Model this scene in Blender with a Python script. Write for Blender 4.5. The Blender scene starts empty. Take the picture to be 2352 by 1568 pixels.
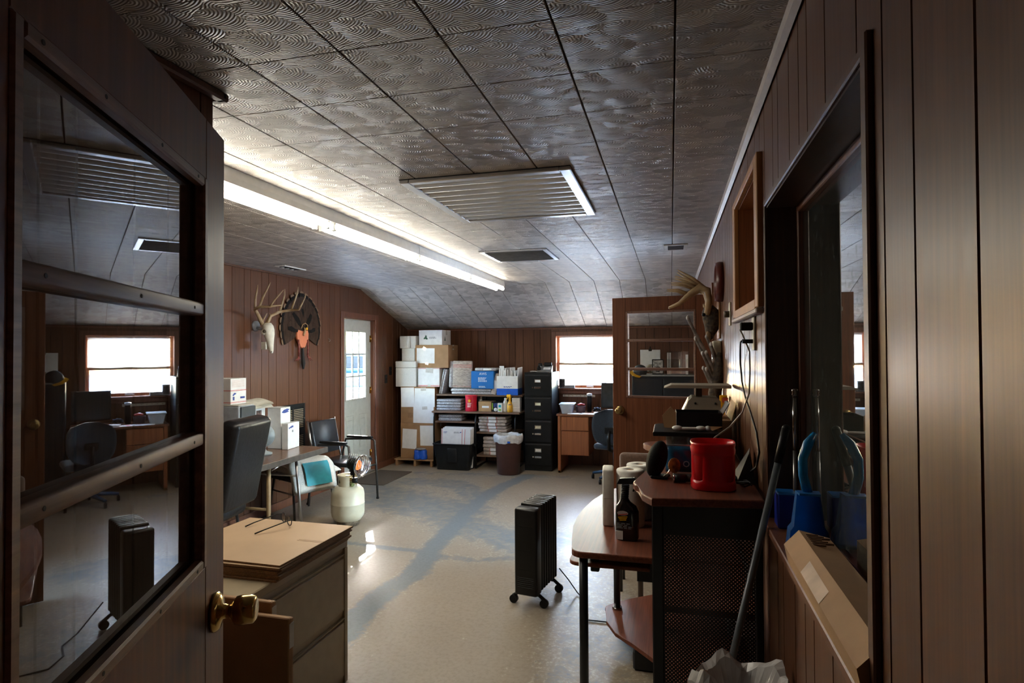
import bpy, bmesh, math, random
from math import sin, cos, pi, radians as R
from mathutils import Vector as V, Matrix as MX
random.seed(7)
SC = bpy.context.scene
COL = SC.collection

# ------------------------------------------------------------------ camera
cam_d = bpy.data.cameras.new('camera'); cam = bpy.data.objects.new('camera', cam_d); COL.objects.link(cam)
SC.camera = cam
cam_d.sensor_width = 36.0; cam_d.lens = 1367.38 / 2352 * 36.0
cam_d.clip_start = 0.02; cam_d.clip_end = 500
_y, _p, _r = .2605, .0155, -.0055
_f = V((-sin(_y)*cos(_p), cos(_y)*cos(_p), sin(_p))); _r0 = V((cos(_y), sin(_y), 0)); _u0 = _r0.cross(_f)
_rt = _r0*cos(_r) + _u0*sin(_r); _up = -_r0*sin(_r) + _u0*cos(_r)
cam.matrix_world = MX(((_rt.x, _up.x, -_f.x, 0), (_rt.y, _up.y, -_f.y, 0), (_rt.z, _up.z, -_f.z, 1.627), (0, 0, 0, 1)))

# ------------------------------------------------------------------ sky, sun, exposure
W = bpy.data.worlds.new('sky'); SC.world = W; W.use_nodes = True
_nt = W.node_tree; _bg = _nt.nodes['Background']; _sk = _nt.nodes.new('ShaderNodeTexSky')
_sk.sky_type = 'NISHITA'; _sk.sun_disc = False; _sk.sun_elevation = R(22); _sk.sun_rotation = R(-32)
_sk.air_density = 1.0; _sk.dust_density = 0.7; _sk.ozone_density = 1.6
_nt.links.new(_sk.outputs[0], _bg.inputs[0]); _bg.inputs[1].default_value = 1.2
sun_d = bpy.data.lights.new('sun', 'SUN'); sun = bpy.data.objects.new('sun', sun_d); COL.objects.link(sun)
sun_d.energy = 3.0; sun_d.angle = R(0.6); sun_d.color = (1, .93, .82)
sun.rotation_euler = V((1.38, -2.35, -1.10)).to_track_quat('-Z', 'Y').to_euler()
SC.view_settings.view_transform = 'Standard'; SC.view_settings.look = 'None'
SC.view_settings.gamma = 1.0; SC.view_settings.use_curve_mapping = False
SC.view_settings.exposure = 3.5
TUBE = 3.8      # strength of the fluorescent tubes

# ------------------------------------------------------------------ materials
MATS = {}
def M(name, col, rough=.5, metal=0.0, var=.12, scale=18, stretch=(1, 1, 1), col2=None, bump=0.0, spec=.5, coat=0.0,
      emit=0.0, trans=0.0, alpha=1.0, rnd=0.0, sheen=0.0, detail=4):
    if name in MATS: return MATS[name]
    m = bpy.data.materials.new(name); m.use_nodes = True; MATS[name] = m
    n = m.node_tree.nodes; l = m.node_tree.links; b = n['Principled BSDF']
    tc = n.new('ShaderNodeTexCoord'); mp = n.new('ShaderNodeMapping'); mp.inputs['Scale'].default_value = stretch
    l.new(tc.outputs['Object'], mp.inputs[0])
    no = n.new('ShaderNodeTexNoise'); no.inputs['Scale'].default_value = scale; no.inputs['Detail'].default_value = detail
    l.new(mp.outputs[0], no.inputs['Vector'])
    c2 = col2 if col2 else tuple(max(0, c*(1-var*2)) for c in col)
    mx = n.new('ShaderNodeMix'); mx.data_type = 'RGBA'
    rp = n.new('ShaderNodeValToRGB'); rp.color_ramp.elements[0].position = .35; rp.color_ramp.elements[1].position = .68
    l.new(no.outputs['Fac'], rp.inputs[0]); l.new(rp.outputs[0], mx.inputs[0])
    mx.inputs[6].default_value = (*col, 1); mx.inputs[7].default_value = (*c2, 1)
    out = mx.outputs[2]
    if rnd:
        oi = n.new('ShaderNodeObjectInfo'); hs = n.new('ShaderNodeHueSaturation')
        mr = n.new('ShaderNodeMapRange'); mr.inputs[3].default_value = 1-rnd; mr.inputs[4].default_value = 1+rnd
        l.new(oi.outputs['Random'], mr.inputs[0]); l.new(mr.outputs[0], hs.inputs['Value']); l.new(out, hs.inputs['Color']); out = hs.outputs[0]
    l.new(out, b.inputs['Base Color'])
    b.inputs['Roughness'].default_value = rough; b.inputs['Metallic'].default_value = metal
    b.inputs['Specular IOR Level'].default_value = spec; b.inputs['Coat Weight'].default_value = coat
    b.inputs['Coat Roughness'].default_value = .15
    if sheen: b.inputs['Sheen Weight'].default_value = sheen
    if trans: b.inputs['Transmission Weight'].default_value = trans
    if alpha < 1: b.inputs['Alpha'].default_value = alpha
    if emit: l.new(out, b.inputs['Emission Color']); b.inputs['Emission Strength'].default_value = emit
    if bump:
        bp = n.new('ShaderNodeBump'); bp.inputs['Strength'].default_value = bump; bp.inputs['Distance'].default_value = .01
        l.new(no.outputs['Fac'], bp.inputs['Height']); l.new(bp.outputs[0], b.inputs['Normal'])
    return m

def wood(name, col, col2, rough=.35, axis='z', rnd=.12, coat=.0, scale=1.0, bump=.05, spec=.5, soft=False):
    """long-grained wood, grain running along one axis"""
    if name in MATS: return MATS[name]
    m = bpy.data.materials.new(name); m.use_nodes = True; MATS[name] = m
    n = m.node_tree.nodes; l = m.node_tree.links; b = n['Principled BSDF']
    tc = n.new('ShaderNodeTexCoord'); mp = n.new('ShaderNodeMapping')
    s = {'x': (1.1, 34, 34), 'y': (34, 1.1, 34), 'z': (34, 34, 1.1)}[axis]
    mp.inputs['Scale'].default_value = tuple(k*scale for k in s)
    oi = n.new('ShaderNodeObjectInfo'); ad = n.new('ShaderNodeVectorMath'); ad.operation = 'ADD'
    mu = n.new('ShaderNodeMath'); mu.operation = 'MULTIPLY'; mu.inputs[1].default_value = 40
    l.new(oi.outputs['Random'], mu.inputs[0]); l.new(tc.outputs['Object'], mp.inputs[0])
    l.new(mp.outputs[0], ad.inputs[0]); l.new(mu.outputs[0], ad.inputs[1])
    no = n.new('ShaderNodeTexNoise'); no.inputs['Scale'].default_value = 1.5; no.inputs['Detail'].default_value = 6
    no.inputs['Distortion'].default_value = .35 if soft else 1.2; no.inputs['Detail'].default_value = 3.5 if soft else 6; no.inputs['Roughness'].default_value = .62
    l.new(ad.outputs[0], no.inputs['Vector'])
    rp = n.new('ShaderNodeValToRGB'); e = rp.color_ramp.elements
    e[0].position = .3; e[0].color = (*col2, 1); e[1].position = .7; e[1].color = (*col, 1)
    l.new(no.outputs['Fac'], rp.inputs[0])
    if soft: e[0].position = .12; e[1].position = .88
    m2 = n.new('ShaderNodeMapping'); m2.inputs['Scale'].default_value = (3.3, 3.3, 3.3); l.new(ad.outputs[0], m2.inputs[0])
    nf = n.new('ShaderNodeTexNoise'); nf.inputs['Scale'].default_value = 1.0; nf.inputs['Detail'].default_value = 3; l.new(m2.outputs[0], nf.inputs['Vector'])
    fr = n.new('ShaderNodeMapRange'); fr.inputs[1].default_value = .3; fr.inputs[2].default_value = .7; fr.inputs[3].default_value = .80; fr.inputs[4].default_value = 1.16; l.new(nf.outputs['Fac'], fr.inputs[0])
    hs = n.new('ShaderNodeHueSaturation'); mr = n.new('ShaderNodeMapRange')
    mr.inputs[3].default_value = 1-rnd; mr.inputs[4].default_value = 1+rnd
    mv = n.new('ShaderNodeMath'); mv.operation = 'MULTIPLY'; l.new(oi.outputs['Random'], mr.inputs[0]); l.new(mr.outputs[0], mv.inputs[0]); l.new(fr.outputs[0], mv.inputs[1])
    l.new(mv.outputs[0], hs.inputs['Value']); l.new(rp.outputs[0], hs.inputs['Color'])
    l.new(hs.outputs[0], b.inputs['Base Color'])
    r2 = n.new('ShaderNodeMapRange'); r2.inputs[3].default_value = rough-.06; r2.inputs[4].default_value = rough+.1
    l.new(no.outputs['Fac'], r2.inputs[0]); l.new(r2.outputs[0], b.inputs['Roughness'])
    b.inputs['Coat Weight'].default_value = coat; b.inputs['Coat Roughness'].default_value = .2
    b.inputs['Specular IOR Level'].default_value = spec
    if bump:
        bp = n.new('ShaderNodeBump'); bp.inputs['Strength'].default_value = bump; bp.inputs['Distance'].default_value = .004
        l.new(no.outputs['Fac'], bp.inputs['Height']); l.new(bp.outputs[0], b.inputs['Normal'])
    return m

def glass(name, tint=(.9, .93, .92), dirt=.1, ior=1.5, dirt_haze_col=(.45, .45, .43), gain=1.0):
    """thin pane: see-through, mirror-like at its angle, with dust specks and painted haze"""
    if name in MATS: return MATS[name]
    m = bpy.data.materials.new(name); m.use_nodes = True; MATS[name] = m
    n = m.node_tree.nodes; l = m.node_tree.links; n.remove(n['Principled BSDF']); o = n['Material Output']
    tr = n.new('ShaderNodeBsdfTransparent'); tr.inputs[0].default_value = (*tint, 1)
    gl = n.new('ShaderNodeBsdfGlossy'); gl.inputs['Roughness'].default_value = .012
    fr = n.new('ShaderNodeFresnel'); bk = n.new('ShaderNodeNewGeometry'); io = n.new('ShaderNodeMapRange'); io.inputs[3].default_value = ior; io.inputs[4].default_value = 1/ior
    l.new(bk.outputs['Backfacing'], io.inputs[0]); l.new(io.outputs[0], fr.inputs[0])
    g = n.new('ShaderNodeMath'); g.operation = 'MULTIPLY'; g.inputs[1].default_value = gain; g.use_clamp = True
    l.new(fr.outputs[0], g.inputs[0])
    mx = n.new('ShaderNodeMixShader'); l.new(g.outputs[0], mx.inputs[0]); l.new(tr.outputs[0], mx.inputs[1]); l.new(gl.outputs[0], mx.inputs[2])
    df = n.new('ShaderNodeBsdfDiffuse'); df.inputs[0].default_value = (*dirt_haze_col, 1)
    tc = n.new('ShaderNodeTexCoord'); vo = n.new('ShaderNodeTexNoise'); vo.inputs['Scale'].default_value = 55; vo.inputs['Detail'].default_value = 5
    l.new(tc.outputs['Object'], vo.inputs['Vector'])
    n2 = n.new('ShaderNodeTexNoise'); n2.inputs['Scale'].default_value = 5; l.new(tc.outputs['Object'], n2.inputs['Vector'])
    rp = n.new('ShaderNodeValToRGB'); rp.color_ramp.elements[0].position = .56; rp.color_ramp.elements[1].position = .74
    l.new(vo.outputs['Fac'], rp.inputs[0])
    a = n.new('ShaderNodeMath'); a.operation = 'MULTIPLY_ADD'; l.new(rp.outputs[0], a.inputs[0]); l.new(n2.outputs['Fac'], a.inputs[1])
    a.inputs[2].default_value = .16
    d = n.new('ShaderNodeMath'); d.operation = 'MULTIPLY'; d.inputs[1].default_value = dirt; l.new(a.outputs[0], d.inputs[0])
    m2 = n.new('ShaderNodeMixShader'); l.new(d.outputs[0], m2.inputs[0]); l.new(mx.outputs[0], m2.inputs[1]); l.new(df.outputs[0], m2.inputs[2])
    l.new(m2.outputs[0], o.inputs[0])
    return m

# ------------------------------------------------------------------ mesh builder
class MB:
    def __init__(s, mat=None): s.bm = bmesh.new(); s.mx = mat or MX.Identity(4)
    def _v(s, p): return s.bm.verts.new(s.mx @ V(p))
    def faces(s, vs, fs, smooth=False):
        bv = [s._v(p) for p in vs]
        for f in fs:
            try:
                k = s.bm.faces.new([bv[i] for i in f]); k.smooth = smooth
            except ValueError: pass
        return s
    def box(s, x0, x1, y0, y1, z0, z1, bev=0.0, seg=1):
        b2 = bmesh.new(); vs = [b2.verts.new(p) for p in ((x0,y0,z0),(x1,y0,z0),(x1,y1,z0),(x0,y1,z0),(x0,y0,z1),(x1,y0,z1),(x1,y1,z1),(x0,y1,z1))]
        for f in ((3,2,1,0),(4,5,6,7),(0,1,5,4),(1,2,6,5),(2,3,7,6),(3,0,4,7)): b2.faces.new([vs[i] for i in f])
        if bev: bmesh.ops.bevel(b2, geom=b2.edges[:], offset=bev, segments=seg, affect='EDGES', profile=.5)
        s._merge(b2, smooth=bool(bev and seg > 1)); return s
    def _merge(s, b2, smooth=False):
        mp = {v: s._v(v.co) for v in b2.verts}
        for f in b2.faces:
            try: k = s.bm.faces.new([mp[v] for v in f.verts]); k.smooth = smooth or f.smooth
            except ValueError: pass
        b2.free()
    def cyl(s, p0, p1, r0, r1=None, seg=14, caps=True):
        r1 = r0 if r1 is None else r1
        p0, p1 = V(p0), V(p1); d = (p1-p0).normalized()
        a = d.cross(V((0,0,1)) if abs(d.z) < .9 else V((1,0,0))).normalized(); b = d.cross(a)
        vs = [p0 + (a*cos(2*pi*i/seg)+b*sin(2*pi*i/seg))*r0 for i in range(seg)] + [p1 + (a*cos(2*pi*i/seg)+b*sin(2*pi*i/seg))*r1 for i in range(seg)]
        bv = [s._v(p) for p in vs]
        for i in range(seg):
            j = (i+1) % seg; f = s.bm.faces.new((bv[j], bv[i], bv[i+seg], bv[j+seg])); f.smooth = True
        if caps: s.bm.faces.new(bv[:seg]); s.bm.faces.new(bv[seg:][::-1])
        return s
    def tube(s, pts, r, seg=8, caps=True):
        pts = [V(p) for p in pts]; rs = r if isinstance(r, (list, tuple)) else [r]*len(pts)
        rings = []; prev = None
        for i, p in enumerate(pts):
            t = (pts[min(i+1, len(pts)-1)]-pts[max(i-1, 0)]).normalized()
            if prev is None: a = t.cross(V((0,0,1)) if abs(t.z) < .9 else V((1,0,0))).normalized()
            else:
                a = prev - t*prev.dot(t)
                a = a.normalized() if a.length > 1e-6 else t.orthogonal().normalized()
            prev = a; b = t.cross(a)
            rings.append([s._v(p + (a*cos(2*pi*k/seg)+b*sin(2*pi*k/seg))*rs[i]) for k in range(seg)])
        for q in range(len(rings)-1):
            for k in range(seg):
                j = (k+1) % seg; f = s.bm.faces.new((rings[q][k], rings[q][j], rings[q+1][j], rings[q+1][k])); f.smooth = True
        if caps: s.bm.faces.new(rings[0][::-1]); s.bm.faces.new(rings[-1])
        return s
    def lathe(s, prof, c=(0,0,0), seg=24, sx=1.0, sy=1.0, smooth=True):
        c = V(c); rings = []
        for r, z in prof:
            rings.append([s._v(c+V((r*cos(2*pi*k/seg)*sx, r*sin(2*pi*k/seg)*sy, z))) for k in range(seg)])
        for q in range(len(rings)-1):
            for k in range(seg):
                j = (k+1) % seg; f = s.bm.faces.new((rings[q][k], rings[q][j], rings[q+1][j], rings[q+1][k])); f.smooth = smooth
        if prof[0][0] > 1e-4: s.bm.faces.new(rings[0][::-1])
        if prof[-1][0] > 1e-4: s.bm.faces.new(rings[-1])
        return s
    def prism(s, poly, z0, z1, bev=0.0):
        b2 = bmesh.new(); lo = [b2.verts.new((x, y, z0)) for x, y in poly]; hi = [b2.verts.new((x, y, z1)) for x, y in poly]; n = len(poly)
        b2.faces.new(lo[::-1]); b2.faces.new(hi)
        for i in range(n): b2.faces.new((lo[i], lo[(i+1) % n], hi[(i+1) % n], hi[i]))
        if bev: bmesh.ops.bevel(b2, geom=[e for e in b2.edges if abs(e.verts[0].co.z-e.verts[1].co.z) < 1e-6], offset=bev, segments=2, affect='EDGES', profile=.5)
        s._merge(b2); return s
    def ball(s, c, r, sx=1, sy=1, sz=1, u=14, v=8):
        b2 = bmesh.new(); bmesh.ops.create_uvsphere(b2, u_segments=u, v_segments=v, radius=r)
        for q in b2.verts: q.co = V(c)+V((q.co.x*sx, q.co.y*sy, q.co.z*sz))
        s._merge(b2, True); return s
    def build(s, name, mat, parent=None):
        bmesh.ops.recalc_face_normals(s.bm, faces=s.bm.faces[:])
        me = bpy.data.meshes.new(name); s.bm.to_mesh(me); s.bm.free()
        me.materials.append(mat if not isinstance(mat, str) else MATS[mat])
        o = bpy.data.objects.new(name, me); COL.objects.link(o)
        if parent: o.parent = parent
        return o

def struct(name, mb, mat): o = mb.build(name, mat); o['kind'] = 'structure'; return o
def sgrp(name, loc=(0,0,0)):
    o = bpy.data.objects.new(name, None); COL.objects.link(o); o.location = loc; o['kind'] = 'structure'; o.empty_display_size = .1; return o
def thing(name, label, cat, loc=(0,0,0), rz=0.0, group=None):
    o = bpy.data.objects.new(name, None); COL.objects.link(o); o.location = loc; o.rotation_euler = (0, 0, rz); o.empty_display_size = .05
    o['label'] = label; o['category'] = cat
    if group: o['group'] = group
    return o
def solo(o, label, cat, loc=None, rot=None, group=None):
    o['label'] = label; o['category'] = cat
    if group: o['group'] = group
    if loc is not None: o.location = loc
    if rot is not None: o.rotation_euler = rot
    return o
def inst(name, src, parent, loc=(0,0,0), rot=(0,0,0), scale=(1,1,1)):
    c = src.copy(); c.name = name; COL.objects.link(c); c.parent = parent; c.location = loc; c.rotation_euler = rot; c.scale = scale; return c
def copy_tree(o, loc, rz=0.0, label=None, parent=None, top=True):
    c = o.copy(); COL.objects.link(c); c.parent = parent
    if top:
        c.location = loc; c.rotation_euler = (0, 0, rz)
        if label: c['label'] = label
    for ch in list(o.children): copy_tree(ch, None, parent=c, top=False)
    return c
def text(name, body, size, mat, parent, loc, rot, sx=1.0, ext=.0006, align='CENTER'):
    cu = bpy.data.curves.new(name, 'FONT'); cu.body = body; cu.size = size; cu.extrude = ext; cu.align_x = align; cu.align_y = 'CENTER'; cu.resolution_u = 2
    t = bpy.data.objects.new(name, cu); COL.objects.link(t)
    me = bpy.data.meshes.new_from_object(t); bpy.data.objects.remove(t); me.materials.clear(); me.materials.append(MATS[mat] if isinstance(mat, str) else mat)
    o = bpy.data.objects.new(name, me); COL.objects.link(o); o.parent = parent; o.location = loc; o.rotation_euler = rot; o.scale = (sx, 1, 1); return o
FRONT = (pi/2, 0, 0)            # lettering that faces -y
def lerp(a, b, t): return a+(b-a)*t
# ------------------------------------------------------------------ the setting
XL, XR, YB, ZC, YF, ZB = -3.93, .307, 8.462, 2.4445, 7.013, 1.962   # left, right, back, ceiling, fold, low ceiling at the back wall
YN = .10                                                            # wall the camera looks through
PAN = wood('wood_panelling', (.135, .054, .026), (.068, .027, .0135), rough=.33, spec=.27, rnd=.13, bump=.02, scale=1.3, soft=True)
TRIM = wood('dark_wood_trim', (.115, .045, .022), (.06, .022, .012), rough=.36, rnd=.05)
CAS = wood('reddish_casing_wood', (.19, .068, .032), (.11, .038, .02), rough=.38, rnd=.05)
GRV = M('groove_dark', (.018, .009, .006), .8, var=.2)
PINE = wood('pine_wood', (.50, .25, .09), (.36, .165, .055), rough=.38, rnd=.05, scale=.6)

# ---- floor with worn paint
def floor_mat():
    m = bpy.data.materials.new('worn_painted_concrete'); m.use_nodes = True; MATS[m.name] = m
    n = m.node_tree.nodes; l = m.node_tree.links; b = n['Principled BSDF']
    tc = n.new('ShaderNodeTexCoord'); at = n.new('ShaderNodeAttribute'); at.attribute_name = 'wear'
    def noise(sc, det, dist=0, rough=.5):
        q = n.new('ShaderNodeTexNoise'); q.inputs['Scale'].default_value = sc; q.inputs['Detail'].default_value = det
        q.inputs['Distortion'].default_value = dist; q.inputs['Roughness'].default_value = rough; l.new(tc.outputs['Object'], q.inputs['Vector']); return q
    def math_(op, a, b_, c=None):
        q = n.new('ShaderNodeMath'); q.operation = op
        for i, x in enumerate((a, b_) if c is None else (a, b_, c)):
            if hasattr(x, 'links'): l.new(x, q.inputs[i])
            else: q.inputs[i].default_value = x
        return q.outputs[0]
    big = noise(1.7, 3, .4); mid = noise(9, 8, .6, .68); fine = noise(42, 6, .3, .65)
    # wear + broken noise edge
    e = math_('MULTIPLY_ADD', math_('SUBTRACT', mid.outputs['Fac'], .5), 1.5, at.outputs['Fac'])
    e = math_('MULTIPLY_ADD', math_('SUBTRACT', fine.outputs['Fac'], .5), .9, e)
    rp = n.new('ShaderNodeValToRGB'); rp.color_ramp.elements[0].position = .36; rp.color_ramp.elements[1].position = .74
    l.new(e, rp.inputs[0])
    tan = n.new('ShaderNodeMix'); tan.data_type = 'RGBA'; l.new(big.outputs['Fac'], tan.inputs[0])
    tan.inputs[6].default_value = (.28, .225, .165, 1); tan.inputs[7].default_value = (.35, .30, .235, 1)
    blu = n.new('ShaderNodeMix'); blu.data_type = 'RGBA'; l.new(mid.outputs['Fac'], blu.inputs[0])
    blu.inputs[6].default_value = (.140, .160, .172, 1); blu.inputs[7].default_value = (.200, .218, .225, 1)
    mx = n.new('ShaderNodeMix'); mx.data_type = 'RGBA'; l.new(rp.outputs[0], mx.inputs[0]); l.new(tan.outputs[2], mx.inputs[6]); l.new(blu.outputs[2], mx.inputs[7])
    # pale chipped rim where the paint breaks up
    rim = n.new('ShaderNodeValToRGB'); q = rim.color_ramp.elements; q[0].position = .30; q[0].color = (0, 0, 0, 1); q[1].position = .50; q[1].color = (0, 0, 0, 1)
    k = q.new(.40); k.color = (1, 1, 1, 1); l.new(e, rim.inputs[0])
    fr = n.new('ShaderNodeValToRGB'); fr.color_ramp.elements[0].position = .5; fr.color_ramp.elements[1].position = .62; l.new(fine.outputs['Fac'], fr.inputs[0])
    mm = math_('MULTIPLY', math_('MULTIPLY', rim.outputs[0], fr.outputs[0]), .8)
    m2 = n.new('ShaderNodeMix'); m2.data_type = 'RGBA'; l.new(mm, m2.inputs[0]); l.new(mx.outputs[2], m2.inputs[6]); m2.inputs[7].default_value = (.52, .46, .36, 1)
    # fine dirt
    m3 = n.new('ShaderNodeMix'); m3.data_type = 'RGBA'; m3.blend_type = 'MULTIPLY'; m3.inputs[0].default_value = .5
    g2 = n.new('ShaderNodeValToRGB'); g2.color_ramp.elements[0].color = (.55, .52, .48, 1); g2.color_ramp.elements[0].position = .25; g2.color_ramp.elements[1].position = .55
    l.new(fine.outputs['Fac'], g2.inputs[0]); l.new(m2.outputs[2], m3.inputs[6]); l.new(g2.outputs[0], m3.inputs[7])
    l.new(m3.outputs[2], b.inputs['Base Color'])
    rr = n.new('ShaderNodeMapRange'); rr.inputs[3].default_value = .27; rr.inputs[4].default_value = .48; b.inputs['Specular IOR Level'].default_value = .22; l.new(mid.outputs['Fac'], rr.inputs[0]); l.new(rr.outputs[0], b.inputs['Roughness'])
    bp = n.new('ShaderNodeBump'); bp.inputs['Strength'].default_value = .12; bp.inputs['Distance'].default_value = .004; l.new(big.outputs['Fac'], bp.inputs['Height'])
    b2 = n.new('ShaderNodeBump'); b2.inputs['Strength'].default_value = .08; b2.inputs['Distance'].default_value = .002; l.new(mid.outputs['Fac'], b2.inputs['Height']); l.new(bp.outputs[0], b2.inputs['Normal'])
    l.new(b2.outputs[0], b.inputs['Normal'])
    return m
# worn traffic lanes and patches: (points, half width, strength)
LANES = [([(-1.80,7.58),(-1.95,7.0),(-2.03,6.35),(-2.0,5.6),(-1.95,5.15),(-1.93,4.7),(-1.86,4.32),(-1.83,4.02),(-1.88,3.7),(-1.88,3.4),(-1.84,3.12),(-1.82,2.8)], .075, 1.0),
         ([(-2.95,4.62),(-2.6,4.55),(-2.2,4.52),(-1.9,4.5)], .035, .85),
         ([(-3.5,6.4),(-3.0,6.1),(-2.6,5.85),(-2.15,5.75)], .36, .64),
         ([(-3.2,6.9),(-2.6,6.9),(-2.1,6.4)], .20, .60),
         ([(-2.1,5.4),(-1.6,5.15),(-1.2,4.9),(-.7,5.2)], .24, .60),
         ([(-1.86,4.45),(-1.5,4.42),(-1.2,4.55)], .05, .6),
         ([(-3.3,7.4),(-2.4,7.5),(-1.3,7.6)], .09, .5),
         ([(-.7,4.3),(-.5,3.9),(-.4,3.2),(-.4,2.4)], .25, .42)]
def seg_d(p, a, b):
    ax, ay = a; bx, by = b; dx, dy = bx-ax, by-ay; t = max(0, min(1, ((p[0]-ax)*dx+(p[1]-ay)*dy)/(dx*dx+dy*dy))); return math.hypot(p[0]-ax-t*dx, p[1]-ay-t*dy)
def make_floor():
    nx, ny = 86, 216; x0, x1, y0, y1 = XL-.02, XR+.02, -2.4, YB+.02
    bm = bmesh.new(); vs = []; wv = []
    for j in range(ny+1):
        for i in range(nx+1):
            x, y = lerp(x0, x1, i/nx), lerp(y0, y1, j/ny); vs.append(bm.verts.new((x, y, 0))); w = 0
            for pts, hw, st in LANES:
                d = min(seg_d((x, y), pts[k], pts[k+1]) for k in range(len(pts)-1)); w = max(w, st*max(0, min(1, 1.5-.75*d/hw)))
            wv.append(w)
    for j in range(ny):
        for i in range(nx): a = j*(nx+1)+i; bm.faces.new((vs[a], vs[a+1], vs[a+nx+2], vs[a+nx+1]))
    me = bpy.data.meshes.new('floor'); bm.to_mesh(me); bm.free()
    at = me.attributes.new('wear', 'FLOAT', 'POINT'); at.data.foreach_set('value', wv)
    me.materials.append(floor_mat()); o = bpy.data.objects.new('floor', me); COL.objects.link(o); o['kind'] = 'structure'; return o
make_floor()

# ---- ceiling tiles with combed swirls: overlapping fans of concentric comb lines
def ceil_mat():
    m = bpy.data.materials.new('combed_swirl_tile'); m.use_nodes = True; MATS[m.name] = m
    n = m.node_tree.nodes; l = m.node_tree.links; b = n['Principled BSDF']
    ge = n.new('ShaderNodeNewGeometry')
    def mixf(f, a, c):
        q = n.new('ShaderNodeMix'); q.data_type = 'FLOAT'; l.new(f, q.inputs[0]); l.new(a, q.inputs[2]); l.new(c, q.inputs[3]); return q.outputs[0]
    ring = tone = None
    for k, (off, sc, rad) in enumerate((((0, 0, 0), (9, 13, 9), 9), ((3.3, 7.1, 1.7), (8, 12.5, 8), .50), ((9.7, 2.3, 5.1), (8.5, 13, 8.5), .47), ((5.2, 11.9, 8.3), (8, 12, 8), .44))):
        mp = n.new('ShaderNodeMapping'); mp.inputs['Scale'].default_value = sc; mp.inputs['Location'].default_value = off; l.new(ge.outputs['Position'], mp.inputs[0])
        vo = n.new('ShaderNodeTexVoronoi'); vo.voronoi_dimensions = '2D'; vo.inputs['Scale'].default_value = 1; vo.inputs['Randomness'].default_value = .85; l.new(mp.outputs[0], vo.inputs['Vector'])
        of = n.new('ShaderNodeVectorMath'); of.operation = 'SUBTRACT'; l.new(mp.outputs[0], of.inputs[0]); l.new(vo.outputs['Position'], of.inputs[1])
        o2 = n.new('ShaderNodeVectorMath'); o2.operation = 'MULTIPLY_ADD'; l.new(of.outputs[0], o2.inputs[0]); o2.inputs[1].default_value = (1, 1, 0); o2.inputs[2].default_value = (.1*(k-1), .35, 0)
        ln = n.new('ShaderNodeVectorMath'); ln.operation = 'LENGTH'; l.new(o2.outputs[0], ln.inputs[0])
        sn = n.new('ShaderNodeMath'); sn.operation = 'MULTIPLY'; sn.inputs[1].default_value = 76; l.new(ln.outputs['Value'], sn.inputs[0])
        si = n.new('ShaderNodeMath'); si.operation = 'SINE'; l.new(sn.outputs[0], si.inputs[0])
        sp = n.new('ShaderNodeSeparateColor'); l.new(vo.outputs['Color'], sp.inputs[0])
        if k == 0: ring, tone = si.outputs[0], sp.outputs[0]
        else:
            ms = n.new('ShaderNodeMath'); ms.operation = 'LESS_THAN'; ms.inputs[1].default_value = rad; l.new(vo.outputs['Distance'], ms.inputs[0])
            ring = mixf(ms.outputs[0], ring, si.outputs[0]); tone = mixf(ms.outputs[0], tone, sp.outputs[0])
    bp = n.new('ShaderNodeBump'); bp.inputs['Strength'].default_value = .55; bp.inputs['Distance'].default_value = .0016; l.new(ring, bp.inputs['Height'])
    bp2 = n.new('ShaderNodeBump'); bp2.inputs['Strength'].default_value = .25; bp2.inputs['Distance'].default_value = .006; l.new(tone, bp2.inputs['Height']); l.new(bp.outputs[0], bp2.inputs['Normal']); l.new(bp2.outputs[0], b.inputs['Normal'])
    mx = n.new('ShaderNodeMix'); mx.data_type = 'RGBA'; l.new(tone, mx.inputs[0])
    mx.inputs[6].default_value = (.29, .26, .228, 1); mx.inputs[7].default_value = (.54, .50, .45, 1)  # differing sheen of the combed fans painted in as lighter and darker tones
    rg = n.new('ShaderNodeMapRange'); rg.inputs[1].default_value = -1; rg.inputs[3].default_value = .88; rg.inputs[4].default_value = 1.08; l.new(ring, rg.inputs[0])
    m3 = n.new('ShaderNodeVectorMath'); m3.operation = 'SCALE'; l.new(mx.outputs[2], m3.inputs[0]); l.new(rg.outputs[0], m3.inputs['Scale']); l.new(m3.outputs[0], b.inputs['Base Color'])
    rr = n.new('ShaderNodeMapRange'); rr.inputs[3].default_value = .36; rr.inputs[4].default_value = .55; l.new(tone, rr.inputs[0]); l.new(rr.outputs[0], b.inputs['Roughness'])
    b.inputs['Specular IOR Level'].default_value = .65
    return m
TILE = ceil_mat(); SEAM = M('tile_seam_dark', (.085, .058, .042), .8, var=.2)
PX, PY, X0, Y0 = .2952, .2993, .0183, 1.434      # tile pitch and one seam crossing
ceil = struct('ceiling', MB().faces([(XL-.05,-2.4,ZC+.012),(XR+.3,-2.4,ZC+.012),(XR+.3,YF,ZC+.012),(XL-.05,YF,ZC+.012),(XL-.05,YB+.1,ZB-.01),(XR+.3,YB+.1,ZB-.01)],
    [(0,1,2,3),(3,2,5,4)]).box(XL-.05, XR+.3, -2.4, YB+.1, ZC+.02, ZC+.06), SEAM)
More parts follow.
